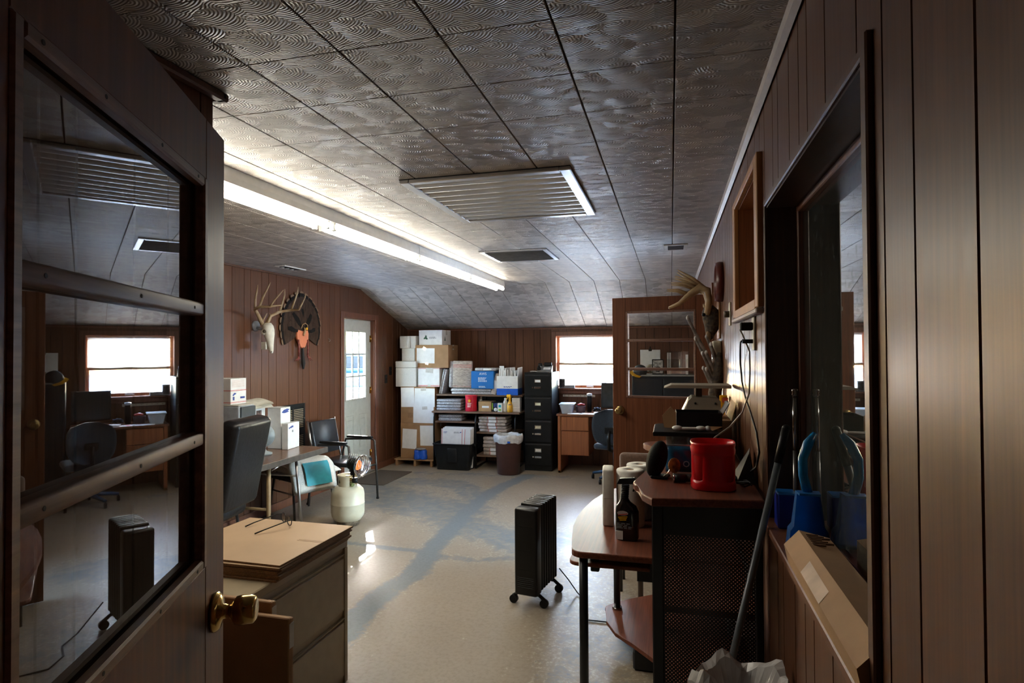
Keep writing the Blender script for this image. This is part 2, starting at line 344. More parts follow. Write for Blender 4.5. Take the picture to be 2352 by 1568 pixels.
def tile_mesh():
    b2 = MB(); hx, hy, t, gx, gy, c = PX/2, PY/2, .010, .0026, .0008, .0016
    lo = [(-hx+gx+c,-hy+gy+c,0),(hx-gx-c,-hy+gy+c,0),(hx-gx-c,hy-gy-c,0),(-hx+gx+c,hy-gy-c,0)]
    hi = [(-hx+gx,-hy+gy,c),(hx-gx,-hy+gy,c),(hx-gx,hy-gy,c),(-hx+gx,hy-gy,c)]; tp = [(x, y, t) for x, y, z in hi]
    b2.faces(lo+hi+tp, [(3,2,1,0)]+[(i,(i+1)%4,(i+1)%4+4,i+4) for i in range(4)]+[(i+4,(i+1)%4+4,(i+1)%4+8,i+8) for i in range(4)])
    return b2
t0 = tile_mesh().build('ceiling_tile', TILE, ceil); t0.location = (X0-PX/2, Y0+PY/2, ZC)
slope = math.atan2(ZC-ZB, YB-YF); SL = math.hypot(ZC-ZB, YB-YF); first = True; rest = MB()
ncol0 = -14; TL = []
for i in range(ncol0, 2):
    cx = X0+(i+.5)*PX
    x0c, x1c = max(cx-PX/2, XL), min(cx+PX/2, XR)
    if x1c-x0c < .02: continue
    sx = (x1c-x0c)/PX; mx_ = (x0c+x1c)/2
    for j in range(-13, 19):
        cy_ = Y0+(j+.5)*PY; y0c, y1c = cy_-PY/2, min(cy_+PY/2, YF)
        if y1c-y0c < .02: continue
        sy_ = (y1c-y0c)/PY; my = (y0c+y1c)/2
        # tiles in the picture are single parts; those behind the door, the partition and the camera are joined
        ang = math.degrees(math.atan2(-mx_, max(my, .01)))
        vis = my > 1.0 and ang < 52 and my*cos(.2605)-mx_*sin(.2605) > 1.30 and not (mx_ < -1.38 and my < 1.53) and not (mx_ < -2.2 and ang > 45)
        TL.append((math.hypot(mx_, my) if vis else 99, (mx_, my, ZC), (0, 0, 0), (sx, sy_, 1)))
    ns = 5
    for j in range(ns):
        d0 = SL*j/ns; d1 = SL*(j+1)/ns; dm = (d0+d1)/2
        TL.append((math.hypot(mx_, YF+dm)+(6 if mx_ > -.45 and j < 4 else 0), (mx_, YF+dm*cos(slope), ZC-dm*sin(slope)), (-slope, 0, 0), (sx, SL/ns/PY, 1)))
TL.sort(key=lambda q: q[0])
for k, (dd, lc, rt, sc_) in enumerate(TL):
    if k < 296 and dd < 90: inst('ceiling_tile', t0, ceil, lc, rt, sc_)
    else: rest.mx = MX.Translation(lc) @ MX.Rotation(rt[0], 4, 'X') @ MX.Diagonal((*sc_, 1)); rest.box(-PX/2+.0028, PX/2-.0028, -PY/2+.001, PY/2-.001, 0, .01)
bpy.data.objects.remove(t0)
ro = rest.build('ceiling_tile_field', TILE, ceil); ro['kind'] = 'stuff'

# ---- wood panelled walls: every plank of the panelling is a part
PAT = [.12, .205, .16, .09, .12, .165, .09, .16, .11]
def clipped(poly, a, lo):                                  # keep a >= lo (or <= for negative flag)
    return poly
def wall(name, axis, c, sgn, a0, a1, z0, top, holes=(), shift=0, thick=.006, back=.08, endpad=0.0):
    """axis 'x': wall in the plane x=c running along y; planks face sgn. top(a) gives its height."""
    P = (lambda a, z, d: (c+sgn*d, a, z)) if axis == 'x' else (lambda a, z, d: (a, c+sgn*d, z))
    # backing slab as cells around the holes
    def cells(u0, u1):
        cuts = sorted({u0, u1, *[h[0] for h in holes if u0 < h[0] < u1], *[h[1] for h in holes if u0 < h[1] < u1]}|({YF} if axis == 'x' and u0 < YF < u1 else set()))
        for p, q in zip(cuts, cuts[1:]):
            m = (p+q)/2; segs = [(z0, None)]
            for h in holes:
                if h[0] <= m <= h[1]:
                    ns = []
                    for s0, s1 in segs:
                        if h[2] > s0+1e-4: ns.append((s0, h[2]))
                        if h[3] < (s1 if s1 is not None else 9): ns.append((h[3], s1))
                    segs = ns
            for s0, s1 in segs: yield p, q, s0, s1
    mb = MB()
    for p, q, s0, s1 in cells(a0, a1):
        t0_, t1_ = (top(p), top(q)) if s1 is None else (s1, s1)
        if min(t0_, t1_) - s0 < .01: continue
        vs = [P(p,s0,-.001),P(q,s0,-.001),P(q,t1_,-.001),P(p,t0_,-.001),P(p,s0,-back),P(q,s0,-back),P(q,t1_,-back),P(p,t0_,-back)]
        mb.faces(vs, [(0,1,2,3),(7,6,5,4),(0,4,5,1),(1,5,6,2),(2,6,7,3),(3,7,4,0)])
    w = struct(name, mb, GRV)
    a = a0 - shift; k = 0; e = .0032
    while a < a1:
        b_ = a + PAT[k % len(PAT)]; k += 1
        u0, u1 = max(a, a0), min(b_, a1)
        if u1-u0 > .004:
            for p, q, s0, s1 in cells(u0, u1):
                t0_, t1_ = (top(p), top(q)) if s1 is None else (s1, s1)
                if min(t0_, t1_)-s0 < .01: continue
                i0 = e if abs(p-u0) < 1e-6 else 0; i1 = e if abs(q-u1) < 1e-6 else 0
                p2, q2 = p+i0*.25, q-i1*.25
                vs = [P(p2,s0,0),P(q2,s0,0),P(q2,t1_,0),P(p2,t0_,0),P(p+i0,s0,thick),P(q-i1,s0,thick),P(q-i1,t1_,thick),P(p+i0,t0_,thick)]
                MB().faces(vs, [(4,5,6,7),(0,1,5,4),(1,2,6,5),(2,3,7,6),(3,0,4,7)]).build('panel_plank', PAN, w)
        a = b_
    return w
flat = lambda a: ZC
slop = lambda a: ZC if a <= YF else lerp(ZC, ZB, (a-YF)/(YB-YF))
DOOR = (6.58, 7.42, 0, 2.06)          # exterior door in the left wall: y range, z range
WIN1 = (-1.60, -.67, 1.085, 1.84)     # back window: x range, z range
WIN2 = (1.035, 2.068, 1.085, 2.088)   # big interior window in the right wall
DOOR4 = (4.57, 5.33, 0, 2.05)        # open doorway behind the far door: y range, z range
WIN3 = (2.20, 2.86, 1.80, 2.26)       # small pine framed interior window
wall('wall_left', 'x', XL, 1, 1.55, YB, 0, slop, [DOOR], .03)
wall('wall_back', 'y', YB, -1, XL, XR+.1, 0, lambda a: ZB, [WIN1], .07)
wall('wall_right', 'x', XR, -1, -.2, YB, 0, slop, [WIN2, WIN3, DOOR4], .05, back=.12)
wall('wall_partition', 'x', -1.385, 1, .18, 1.553, 0, flat, [], .02, back=.10)
wall('wall_closet', 'y', 1.553, 1, XL, -1.385, 0, flat, [], .05, back=.08)
# wall the photographer stands in, with the doorway, and the plain room behind
DK = M('dark_back_room_paint', (.16, .12, .09), .7)
struct('wall_front', MB().box(XL-.1, -.52, YN-.1, YN, 0, ZC).box(-.52, XR+.2, YN-.1, YN, 2.06, ZC), PAN)
struct('wall_rear_room', MB().box(-2.6, XR+.3, -2.5, -2.4, 0, ZC).box(-2.6, -2.5, -2.4, YN, 0, ZC).box(XR+.1, XR+.25, -2.4, -.2, 0, ZC), DK)
# room beyond the big interior window: a dark closed space
struct('wall_next_room', MB().box(2.4, 2.5, 0, 4, 0, ZC+.1).box(XR+.13, 2.4, -.1, 0, 0, ZC+.1).box(XR+.13, 2.4, 4, 4.1, 0, ZC+.1).box(XR+.13, 2.4, 0, 4, -.1, 0).box(XR+.3, 2.5, -.1, 4.1, ZC+.01, ZC+.1), DK)

cs4 = sgrp('trim_6', (XR, 0, 0))                      # casing of the open doorway behind the far door
for a, b_ in ((4.51, 4.57), (5.33, 5.39)): MB().box(-.02, -.004, a, b_, 0, 2.11, .003).build('casing', CAS, cs4)
MB().box(-.02, -.004, 4.57, 5.33, 2.05, 2.11, .003).build('casing', CAS, cs4)
for a, b_ in ((4.565, 4.575), (5.325, 5.335)): MB().box(-.004, .125, a, b_, 0, 2.05).build('jamb', CAS, cs4)
MB().box(-.004, .125, 4.575, 5.325, 2.045, 2.055).build('jamb', CAS, cs4)
# ---- trims
CRN = M('painted_cove_trim', (.36, .29, .25), .4, var=.08)
cr = MB()
pr = [(0,0),(-.006,-.026),(-.020,-.014),(-.026,0)]
cr.faces([(XR-.006+x, .11, ZC+z) for x, z in pr]+[(XR-.006+x, YF, ZC+z) for x, z in pr], [(0,1,5,4),(1,2,6,5),(2,3,7,6),(3,0,4,7),(0,3,2,1),(4,5,6,7)])
struct('trim_1', cr, CRN)
struct('trim_2', MB().box(-1.378, -1.345, .18, 1.575, ZC-.028, ZC-.001, .006).box(-1.40, -1.345, 1.553, 1.585, ZC-.028, ZC-.001, .006), TRIM)
struct('trim_3', MB().box(XL+.006, XL+.018, 1.7, YF, ZC-.022, ZC-.001, .003), TRIM)
struct('baseboard_left', MB().box(XL+.006, XL+.02, 1.6, 6.53, 0, .085, .004).box(XL+.006, XL+.02, 7.45, YB-.01, 0, .085, .004), CAS)
struct('trim_4', MB().box(XL+.01, XR-.01, YB-.022, YB-.006, ZB-.03, ZB-.006, .004), CAS)
# ------------------------------------------------------------------ doors, windows
DW = wood('stained_door_wood', (.165, .056, .024), (.085, .029, .013), rough=.42, rnd=.04, scale=.7, spec=.22)
STP = wood('worn_glazing_stop_wood', (.21, .105, .068), (.11, .048, .03), rough=.5, rnd=.06, axis='x')
BRASS = M('polished_brass', (.62, .42, .14), .18, 1.0, var=.10, scale=40)
ABRASS = M('aged_brass', (.42, .30, .13), .3, 1.0, var=.15, scale=40)
NAIL = M('nail_hole_dark', (.015, .01, .008), .8)
PANE = glass('dusty_pane', (.50, .52, .51), .22, 1.55, gain=2.3)
PANE2 = glass('clear_pane', (.86, .88, .87), .06, 1.5)
PANE3 = glass('hazy_dirty_pane', (.50, .54, .52), .45, 1.6, (.20, .22, .21), gain=2.8)  # dirt raised to paint in the grey-green haze of reflections
PANEX = glass('exterior_pane', (.93, .95, .95), .02, 1.45)
OFFW = M('off_white_door_paint', (.56, .57, .52), .42, var=.05)
DARKFR = wood('dark_reveal_wood', (.060, .026, .015), (.032, .014, .009), rough=.3, rnd=.04)
def knob(p, x, z, side, mat, parent):
    prof = [(.0, 0), (.034, 0), (.034, .004), (.028, .010), (.013, .014), (.011, .026), (.016, .030), (.024, .036), (.026, .048), (.0235, .066), (.018, .070), (.0, .069)]
    mb = MB(MX.Translation((x, side*.019, z)) @ MX.Rotation(-side*pi/2, 4, 'X')); mb.lathe(prof, seg=24); return mb.build('knob', mat, parent)
def glazed_door(name, loc, rz, knobmat, pane):
    d = sgrp(name, loc); d.rotation_euler = (0, 0, rz)
    t = .0175; w = .75; H = 2.03; g0, g1, b0, b1 = .105, .628, 1.262, 1.925
    MB().box(0, g0, -t, t, .01, H, .002).build('stile', DW, d); MB().box(g1, w, -t, t, .01, H, .002).build('stile', DW, d)
    MB().box(g0, g1, -t, t, b1, H, .0015).build('top_rail', DW, d)
    MB().box(g0, g1, -t, t, .01, b0, .0015).build('lower_panel', DW, d)
    zs = [b0, 1.482, 1.700, b1]
    for z in zs[1:3]:
        m = MB().box(g0+.001, g1-.001, -t-.001, t+.001, z-.011, z+.011, .004, 2).build('glazing_bar', STP, d)
        for k in (.06, .26, .47): MB().cyl((g0+k, -t-.0016, z), (g0+k, t+.0016, z), .0026, seg=8).build('nail', NAIL, m)
    for s in (-1, 1):
        st = MB()
        y0, y1 = sorted((s*.004, s*(t+.003)))
        st.box(g0, g0+.017, y0, y1, b0, b1, .003).box(g1-.017, g1, y0, y1, b0, b1, .003).box(g0+.017, g1-.017, y0, y1, b1-.017, b1, .003).box(g0+.017, g1-.017, y0, y1, b0, b0+.017, .003)
        so = st.build('glazing_stop', STP, d); nh = MB()
        for k in (.05, .2, .36, .48):
            for z in (b0+.009, b1-.009): nh.cyl((g0+k, s*(t+.0005), z), (g0+k, s*(t+.0036), z), .0028, seg=8)
        nh.build('nail_heads', NAIL, so)
    for k in range(3):
        z0 = zs[k]+(.017 if k == 0 else .011); z1 = zs[k+1]-(.017 if k == 2 else .011)
        MB().faces([(g0+.012, 0, z0-.004), (g1-.012, 0, z0-.004), (g1-.012, 0, z1+.004), (g0+.012, 0, z1+.004)], [(0,1,2,3)]).build('pane', pane, d)
    knob(d, .058, 1.165, 1, knobmat, d); knob(d, .058, 1.165, -1, knobmat, d)
    MB().box(-.001, .002, -.011, .011, 1.11, 1.22, .0008).build('latch_plate', knobmat, d)
    for z in (.25, 1.0, 1.78): MB().cyl((w+.004, t, z-.05), (w+.004, t, z+.05), .006).build('hinge', ABRASS, d)
    return d
_n = V((.903, .429, 0)); _o = V((-.815, .946, 0)) - _n*.0175
glazed_door('door_2', _o, math.atan2(-.903, .429), BRASS, PANE)
_d = V((.984, -.178, 0)); _o = V((-.437, 4.673, 0)) + V((.178, .984, 0))*.0175
glazed_door('door_3', _o, math.atan2(-.178, .984), ABRASS, PANE2)

# exterior half glass door in the left wall (nine panes)
d = sgrp('door_1', (-3.985, 7.405, 0)); dx = .04       # local: slab spans y -.81..-.005, face at x=0
def DB(): return MB()
GA, GB = -.675, -.135; CW = (GB-GA-.052)/3
DB().box(-dx, 0, -.81, GA, .02, 2.045).build('stile', OFFW, d); DB().box(-dx, 0, GB, -.004, .02, 2.045).build('stile', OFFW, d)
DB().box(-dx, 0, GA, GB, 1.905, 2.045).build('top_rail', OFFW, d); DB().box(-dx, 0, GA, GB, .02, .99).build('lower_panel', OFFW, d)
for q0, q1 in ((-.66, -.46), (-.34, -.13)):
    fr = MB()
    fr.box(-.001, .006, q0, q1, .30, .312, .002).box(-.001, .006, q0, q1, .788, .80, .002).box(-.001, .006, q0, q0+.012, .312, .788, .002).box(-.001, .006, q1-.012, q1, .312, .788, .002)
    fr.box(-.001, .009, q0+.045, q1-.045, .355, .745, .006); fr.build('raised_panel', OFFW, d)
fr = MB()
for q in (GA, GB-.026): fr.box(-.01, .012, q, q+.026, .99, 1.905, .004)
for z in (.99, 1.879): fr.box(-.01, .012, GA+.026, GB-.026, z, z+.026, .004)
fr.build('lite_frame', OFFW, d)
for k in (1, 2): DB().box(-.008, .008, GA+.026+CW*k-.012, GA+.026+CW*k+.012, 1.016, 1.879, .003).build('muntin', OFFW, d)
for k in (1, 2): DB().box(-.007, .007, GA+.026, GB-.026, 1.016+.2877*k-.011, 1.016+.2877*k+.011, .003).build('muntin', OFFW, d)
for i in range(3):
    for j in range(3):
        y0, z0 = GA+.026+CW*i, 1.016+.2877*j
        DB().faces([(-.002, y0, z0), (-.002, y0+CW, z0), (-.002, y0+CW, z0+.2877), (-.002, y0, z0+.2877)], [(0,1,2,3)]).build('pane', PANEX, d)
for z in (.25, 1.1, 1.80): DB().cyl((.006, .0, z-.045), (.006, .0, z+.045), .006).box(0, .002, -.035, 0, z-.045, z+.045).build('hinge', BRASS, d)
cs = sgrp('trim_5', (XL, 7.0, 0))                    # casing and jamb of the exterior door
MB().box(.006, .022, -.47, -.405, 0, 2.125, .004).build('casing', CAS, cs); MB().box(.006, .022, .41, .49, 0, 2.125, .004).build('casing', CAS, cs)
MB().box(.006, .022, -.405, .41, 2.055, 2.125, .004).build('casing', CAS, cs)
MB().box(-.16, .004, -.42, -.40, 0, 2.06).build('jamb', CAS, cs); MB().box(-.16, .004, .406, .42, 0, 2.06).build('jamb', CAS, cs)
MB().box(-.16, .004, -.42, .42, 2.046, 2.06).build('jamb', CAS, cs)
MB().box(-.16, .01, -.40, .405, 0, .018, .003).build('threshold', M('aluminium_threshold', (.5, .5, .48), .35, .9), cs)

# back window with a half lowered shade
w = sgrp('window_1', (0, YB, 0)); x0, x1, z0, z1 = WIN1
for a, b_, c_, e_ in ((x0-.065, x0, z0-.02, z1+.06), (x1, x1+.065, z0-.02, z1+.06)): MB().box(a, b_, -.024, -.004, c_, e_, .004).build('casing', CAS, w)
MB().box(x0, x1, -.024, -.004, z1, z1+.06, .004).build('casing', CAS, w)
MB().box(x0-.08, x1+.08, -.05, .0, z0-.025, z0, .004).build('sill', CAS, w)
MB().box(x0-.065, x1+.065, -.024, -.006, z0-.075, z0-.025, .004).build('apron', CAS, w)
WFR = wood('window_sash_wood', (.46, .17, .07), (.30, .10, .045), rough=.4, rnd=.04)
MB().box(x0-.002, x0+.004, -.02, .11, z0, z1).build('jamb', WFR, w); MB().box(x1-.004, x1+.002, -.02, .11, z0, z1).build('jamb', WFR, w)
MB().box(x0, x1, -.02, .11, z1-.004, z1+.002).build('head', WFR, w); MB().box(x0, x1, -.02, .13, z0-.002, z0+.003).build('stool', WFR, w)
zm = 1.435
for (a, b_, yy, nm) in ((z0+.004, zm+.02, .06, 'lower_sash'), (zm-.02, z1-.004, .085, 'upper_sash')):
    s = MB().box(x0+.004, x0+.042, yy, yy+.024, a, b_, .003).box(x1-.042, x1-.004, yy, yy+.024, a, b_, .003).box(x0+.042, x1-.042, yy, yy+.024, a, a+.04, .003).box(x0+.042, x1-.042, yy, yy+.024, b_-.03, b_, .003).build(nm, WFR, w)
    MB().faces([(x0+.04, yy+.012, a+.03), (x1-.04, yy+.012, a+.03), (x1-.04, yy+.012, b_-.02), (x0+.04, yy+.012, b_-.02)], [(0,1,2,3)]).build('pane', PANEX, s)
MB().box(-1.17, -1.07, .045, .06, z0+.012, z0+.034, .004).build('sash_lift', M('white_plastic', (.72, .72, .70), .4, var=.05), w)
def shade_mat():
    m = bpy.data.materials.new('translucent_shade'); m.use_nodes = True; n = m.node_tree.nodes; l = m.node_tree.links; n.remove(n['Principled BSDF'])
    a = n.new('ShaderNodeBsdfTranslucent'); b = n.new('ShaderNodeBsdfDiffuse'); x = n.new('ShaderNodeMixShader'); x.inputs[0].default_value = .4
    tc = n.new('ShaderNodeTexCoord'); no = n.new('ShaderNodeTexNoise'); no.inputs['Scale'].default_value = 30; rp = n.new('ShaderNodeValToRGB')
    rp.color_ramp.elements[0].color = (.36, .365, .37, 1); rp.color_ramp.elements[1].color = (.44, .44, .435, 1)
    l.new(tc.outputs['Object'], no.inputs['Vector']); l.new(no.outputs['Fac'], rp.inputs[0]); l.new(rp.outputs[0], a.inputs[0]); l.new(rp.outputs[0], b.inputs[0])
    l.new(a.outputs[0], x.inputs[1]); l.new(b.outputs[0], x.inputs[2]); l.new(x.outputs[0], n['Material Output'].inputs[0]); return m
SHD = shade_mat()
sh = thing('roller_shade', 'white translucent roller shade half lowered in the back window', 'shade', (-1.12, YB+.035, 1.43))
mb = MB(); N = 14
vs = []
for i in range(N+1):
    x = lerp(x0+.055, x1-.02, i/N)+1.12; sag = -.012*sin(pi*i/N)*1.0
    vs += [(x, 0, .0+.012+sag*0), (x, 0, z1-1.43-.02)]
mb.faces(vs, [(2*i, 2*i+2, 2*i+3, 2*i+1) for i in range(N)]); mb.build('shade_fabric', SHD, sh)
MB().cyl((x0+.05+1.12, .004, z1-1.43-.018), (x1-.015+1.12, .004, z1-1.43-.018), .014).build('roller', M('shade_roller_white', (.7, .7, .68), .5), sh)
hb = MB(); hb.tube([(lerp(x0+.055, x1-.02, i/8)+1.12, -.003, .010-.010*sin(pi*((i/8*2) % 1.0001))) for i in range(9)], .015, 6); hb.build('hem_bar', M('shade_hem_tan', (.42, .33, .22), .7), sh)
MB().cyl((-.02, -.006, .0), (-.02, -.006, -.035), .004).ball((-.02, -.006, -.042), .009).build('pull', M('shade_pull', (.35, .33, .3), .6), sh)

# big interior window in the right wall: deep dark reveal, dirty pane with painted haze
w = sgrp('window_2', (XR, 0, 0)); y0, y1, z0, z1 = WIN2
MB().box(-.004, .125, y1-.006, y1+.014, z0, z1).build('jamb', DARKFR, w); MB().box(-.004, .125, y0-.014, y0+.004, z0, z1).build('jamb', DARKFR, w)
MB().box(-.004, .125, y0, y1, z1-.006, z1+.014).build('head', DARKFR, w)
MB().box(-.028, .125, y0, y1, z0-.018, z0+.004, .003).build('sill', CAS, w)
MB().box(-.017, -.004, y0-.026, y0+.002, z0-.9, z1+.026, .003).build('casing', TRIM, w)
MB().box(-.012, -.004, y0, y1+.006, z1, z1+.020, .003).build('casing', TRIM, w)
MB().box(-.012, -.004, y1-.002, y1+.010, z0, z1+.02, .003).build('casing', TRIM, w)
for a, b_ in ((y1-.026, y1-.006), (y0+.004, y0+.024)): MB().box(.083, .105, a, b_, z0+.004, z1-.006, .003).build('glazing_stop', CAS, w)
for a, b_ in ((z1-.028, z1-.006), (z0+.004, z0+.02)): MB().box(.083, .105, y0+.024, y1-.026, a, b_, .003).build('glazing_stop', CAS, w)
MB().faces([(.100, y0+.01, z0+.01), (.100, y1-.012, z0+.01), (.100, y1-.012, z1-.01), (.100, y0+.01, z1-.01)], [(0,1,2,3)]).build('pane', PANE3, w)

# small pine framed interior window
w = sgrp('window_3', (XR, 0, 0)); y0, y1, z0, z1 = WIN3
for a, b_ in ((y0-.07, y0), (y1, y1+.07)): MB().box(-.026, -.004, a, b_, z0-.03, z1+.03, .003).build('casing', PINE, w)
MB().box(-.026, -.004, y0, y1, z1, z1+.03, .003).build('casing', PINE, w); MB().box(-.026, -.004, y0, y1, z0-.035, z0+.002, .003).build('casing', PINE, w)
MB().box(-.032, -.004, y0-.07, y1+.075, z0-.052, z0-.034, .004).build('painted_ledge', CRN, w)
OJ = wood('orange_reveal_wood', (.30, .10, .03), (.20, .065, .02), rough=.4, rnd=.03)
MB().box(-.004, .125, y1-.004, y1+.014, z0, z1).build('jamb', OJ, w); MB().box(-.004, .125, y0-.014, y0+.004, z0, z1).build('jamb', OJ, w)
MB().box(-.004, .125, y0, y1, z1-.004, z1+.014).build('head', OJ, w); MB().box(-.004, .125, y0, y1, z0-.014, z0+.004).build('stool', OJ, w)
sash = MB().box(.062, .085, y1-.05, y1-.004, z0+.004, z1-.004, .002).box(.062, .085, y0+.004, y0+.05, z0+.004, z1-.004, .002).box(.062, .085, y0+.05, y1-.05, z1-.05, z1-.004, .002).box(.062, .085, y0+.05, y1-.05, z0+.004, z0+.05, .002).build('sash', PINE, w)
MB().faces([(.074, y0+.04, z0+.04), (.074, y1-.04, z0+.04), (.074, y1-.04, z1-.04), (.074, y0+.04, z1-.04)], [(0,1,2,3)]).build('pane', PANE3, sash)
# ------------------------------------------------------------------ ceiling fittings
WENAM = M('white_enamel', (.70, .69, .64), .35, var=.05)
def tube_mat():
    m = bpy.data.materials.new('fluorescent_tube'); m.use_nodes = True; n = m.node_tree.nodes; l = m.node_tree.links; n.remove(n['Principled BSDF'])
    e = n.new('ShaderNodeEmission'); e.inputs[0].default_value = (1, .93, .78, 1); e.inputs[1].default_value = TUBE; l.new(e.outputs[0], n['Material Output'].inputs[0]); return m
TUB = tube_mat(); SOCK = M('lamp_socket', (.55, .54, .50), .45)
def strip_light(yc, label):
    f = thing('fluorescent_fixture', label, 'light', (-1.925, yc, ZC), 0, 'fluorescent strip lights on the ceiling')
    h = MB(); pr = [(-.052, 0), (-.056, -.04), (-.056, -.072), (.056, -.072), (.056, -.04), (.052, 0)]; L = 1.22
    h.faces([(x, -L, z) for x, z in pr]+[(x, L, z) for x, z in pr], [(i, i+1, i+7, i+6) for i in range(5)]+[(5, 0, 6, 11), (0,1,2,3,4,5), (11,10,9,8,7,6)]); h.build('housing', WENAM, f)
    for x in (-.04, .04):
        for k in (-1, 1):
            a, b_ = sorted((k*.035, k*1.195)); MB().cyl((x, a, -.094), (x, b_, -.094), .018, seg=12).build('tube', TUB, f)
            for y in (a, b_): MB().box(x-.012, x+.012, y-.012, y+.012, -.118, -.066, .003).build('socket', SOCK, f)
    return f
strip_light(5.475, 'far two-tube fluorescent strip light, nearer the back wall')
strip_light(3.03, 'near two-tube fluorescent strip light, running behind the open door')
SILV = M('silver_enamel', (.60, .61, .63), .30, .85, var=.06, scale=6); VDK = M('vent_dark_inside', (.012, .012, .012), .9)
# large louvred return grille
g = thing('ceiling_grille', 'large silver louvred return air grille in the ceiling', 'grille', (-.833, 3.05, ZC)); hx, hy = .412, .458
MB().box(-hx, hx, -hy, hy, -.003, .006).build('backing', VDK, g)
fr = MB().box(-hx, -hx+.05, -hy, hy, -.020, -.002, .004).box(hx-.05, hx, -hy, hy, -.020, -.002, .004).box(-hx+.05, hx-.05, -hy, -hy+.045, -.020, -.002, .004).box(-hx+.05, hx-.05, hy-.045, hy, -.020, -.002, .004); fr.build('frame', SILV, g)
NL = 9
for k in range(NL):
    yc = -hy+.05+(k+.5)*(2*hy-.1)/NL; pw = (2*hy-.1)/NL; m = MB(); pts = []
    for q in range(7): t = q/6; pts.append((yc-pw*.44+pw*.88*t, -.003-.017*sin(t*pi)**.8))
    m.faces([(-hx+.045, y, z) for y, z in pts]+[(hx-.045, y, z) for y, z in pts], [(i, i+1, i+8, i+7) for i in range(6)], True)
    m.build('louvre', SILV, g)
for x, y in ((hx-.022, .05), (-hx+.022, .05), (0, -hy+.02)): MB().ball((x, y, -.014), .006).build('screw', SILV, g)
# smaller supply vent with a mesh of bars
def vent(name, label, loc, hx, hy, n, frm, bar, along='x', fw_=.04):
    g = thing(name, label, 'vent', loc)
    MB().box(-hx, hx, -hy, hy, -.002, .006).build('backing', VDK, g)
    MB().box(-hx, -hx+fw_, -hy, hy, -.012, -.001, .003).box(hx-fw_, hx, -hy, hy, -.012, -.001, .003).box(-hx+fw_, hx-fw_, -hy, -hy+fw_, -.012, -.001, .003).box(-hx+fw_, hx-fw_, hy-fw_, hy, -.012, -.001, .003).build('frame', frm, g)
    for k in range(n):
        if along == 'x': y = lerp(-hy+fw_, hy-fw_, (k+.5)/n); MB(MX.Translation((0, y, -.008)) @ MX.Rotation(.7, 4, 'X')).box(-hx+fw_, hx-fw_, -.0105, .0105, -.001, .001).build('slat', bar, g)
        else: x = lerp(-hx+fw_, hx-fw_, (k+.5)/n); MB(MX.Translation((x, 0, -.008)) @ MX.Rotation(.7, 4, 'Y')).box(-.0105, .0105, -hy+fw_, hy-fw_, -.001, .001).build('slat', bar, g)
    return g
DSL = M('dusty_vent_slat', (.20, .19, .18), .5, .3)
vent('ceiling_vent', 'rectangular ceiling vent with dark slats beyond the large grille', (-1.235, 4.93, ZC), .285, .285, 14, SILV, DSL)
TANV = M('tan_vent_enamel', (.40, .34, .28), .5)
vent('ceiling_vent', 'small tan ceiling vent near the right wall above the antlers', (.045, 4.875, ZC), .09, .125, 5, TANV, DSL, fw_=.03)
vent('ceiling_vent', 'small white ceiling vent by the left wall above the deer skull', (-3.545, 5.0, ZC), .06, .17, 4, WENAM, DSL, fw_=.022)
# ------------------------------------------------------------------ shared materials
CARD = M('brown_corrugated_card', (.34, .19, .088), .75, var=.10, scale=9, bump=.05)
CARDD = M('brown_card_edge', (.20, .105, .05), .85, var=.2, scale=60, stretch=(1, 1, 9))
FOAM = M('white_styrofoam', (.68, .68, .65), .7, var=.04, scale=60, bump=.05)
WBOX = M('white_printed_card', (.72, .72, .71), .55, var=.05)
PAPER = M('white_paper', (.78, .78, .77), .6, var=.04)
TAPE = M('clear_tape', (.62, .60, .56), .12, var=.1, spec=.8)
REDP = M('red_print', (.55, .06, .05), .6); BLUP = M('blue_print', (.035, .07, .30), .6); GREYP = M('grey_print', (.25, .26, .28), .6); GRNP = M('green_print', (.02, .10, .05), .6)
BLK = M('black_plastic', (.008, .008, .009), .45, var=.2, spec=.25); BLKM = M('black_enamel_metal', (.007, .008, .009), .36, var=.2, spec=.28)
CHR = M('chrome', (.62, .62, .62), .16, 1.0, var=.06); STEEL = M('brushed_steel', (.42, .42, .41), .32, 1.0, var=.08)
def slab(parent, name, x0, x1, z0, z1, y, mat, t=.0012, rot=0.0):
    """thin sheet lying on a face that looks toward -y"""
    o = MB().box(-(x1-x0)/2, (x1-x0)/2, -t, 0, -(z1-z0)/2, (z1-z0)/2).build(name, mat, parent); o.location = ((x0+x1)/2, y, (z0+z1)/2); o.rotation_euler = (0, rot, 0); return o
def carton(label, x0, x1, y0, y1, z0, z1, mat=None, name='cardboard_box', rz=0.0, tape=True, cat='box', group=None, flaps=True):
    mat = mat or CARD; t = thing(name, label, cat, ((x0+x1)/2, (y0+y1)/2, z0), rz, group); w, d, h = (x1-x0)/2, (y1-y0)/2, z1-z0
    MB().box(-w, w, -d, d, 0, h-.004, .003).build('body', mat, t)
    if flaps:
        MB().box(-w, w, -d, -.0015, h-.004, h, .001).build('flap', mat, t); MB().box(-w, w, .0015, d, h-.004, h, .001).build('flap', mat, t)
    if tape: MB().box(-w-.0006, w+.0006, -.026, .026, h-.001, h+.0006).box(w, w+.0007, -.026, .026, h-.07, h).box(-w-.0007, -w, -.026, .026, h-.07, h).build('tape', TAPE, t)
    t['hw'] = w; t['hd'] = d; return t
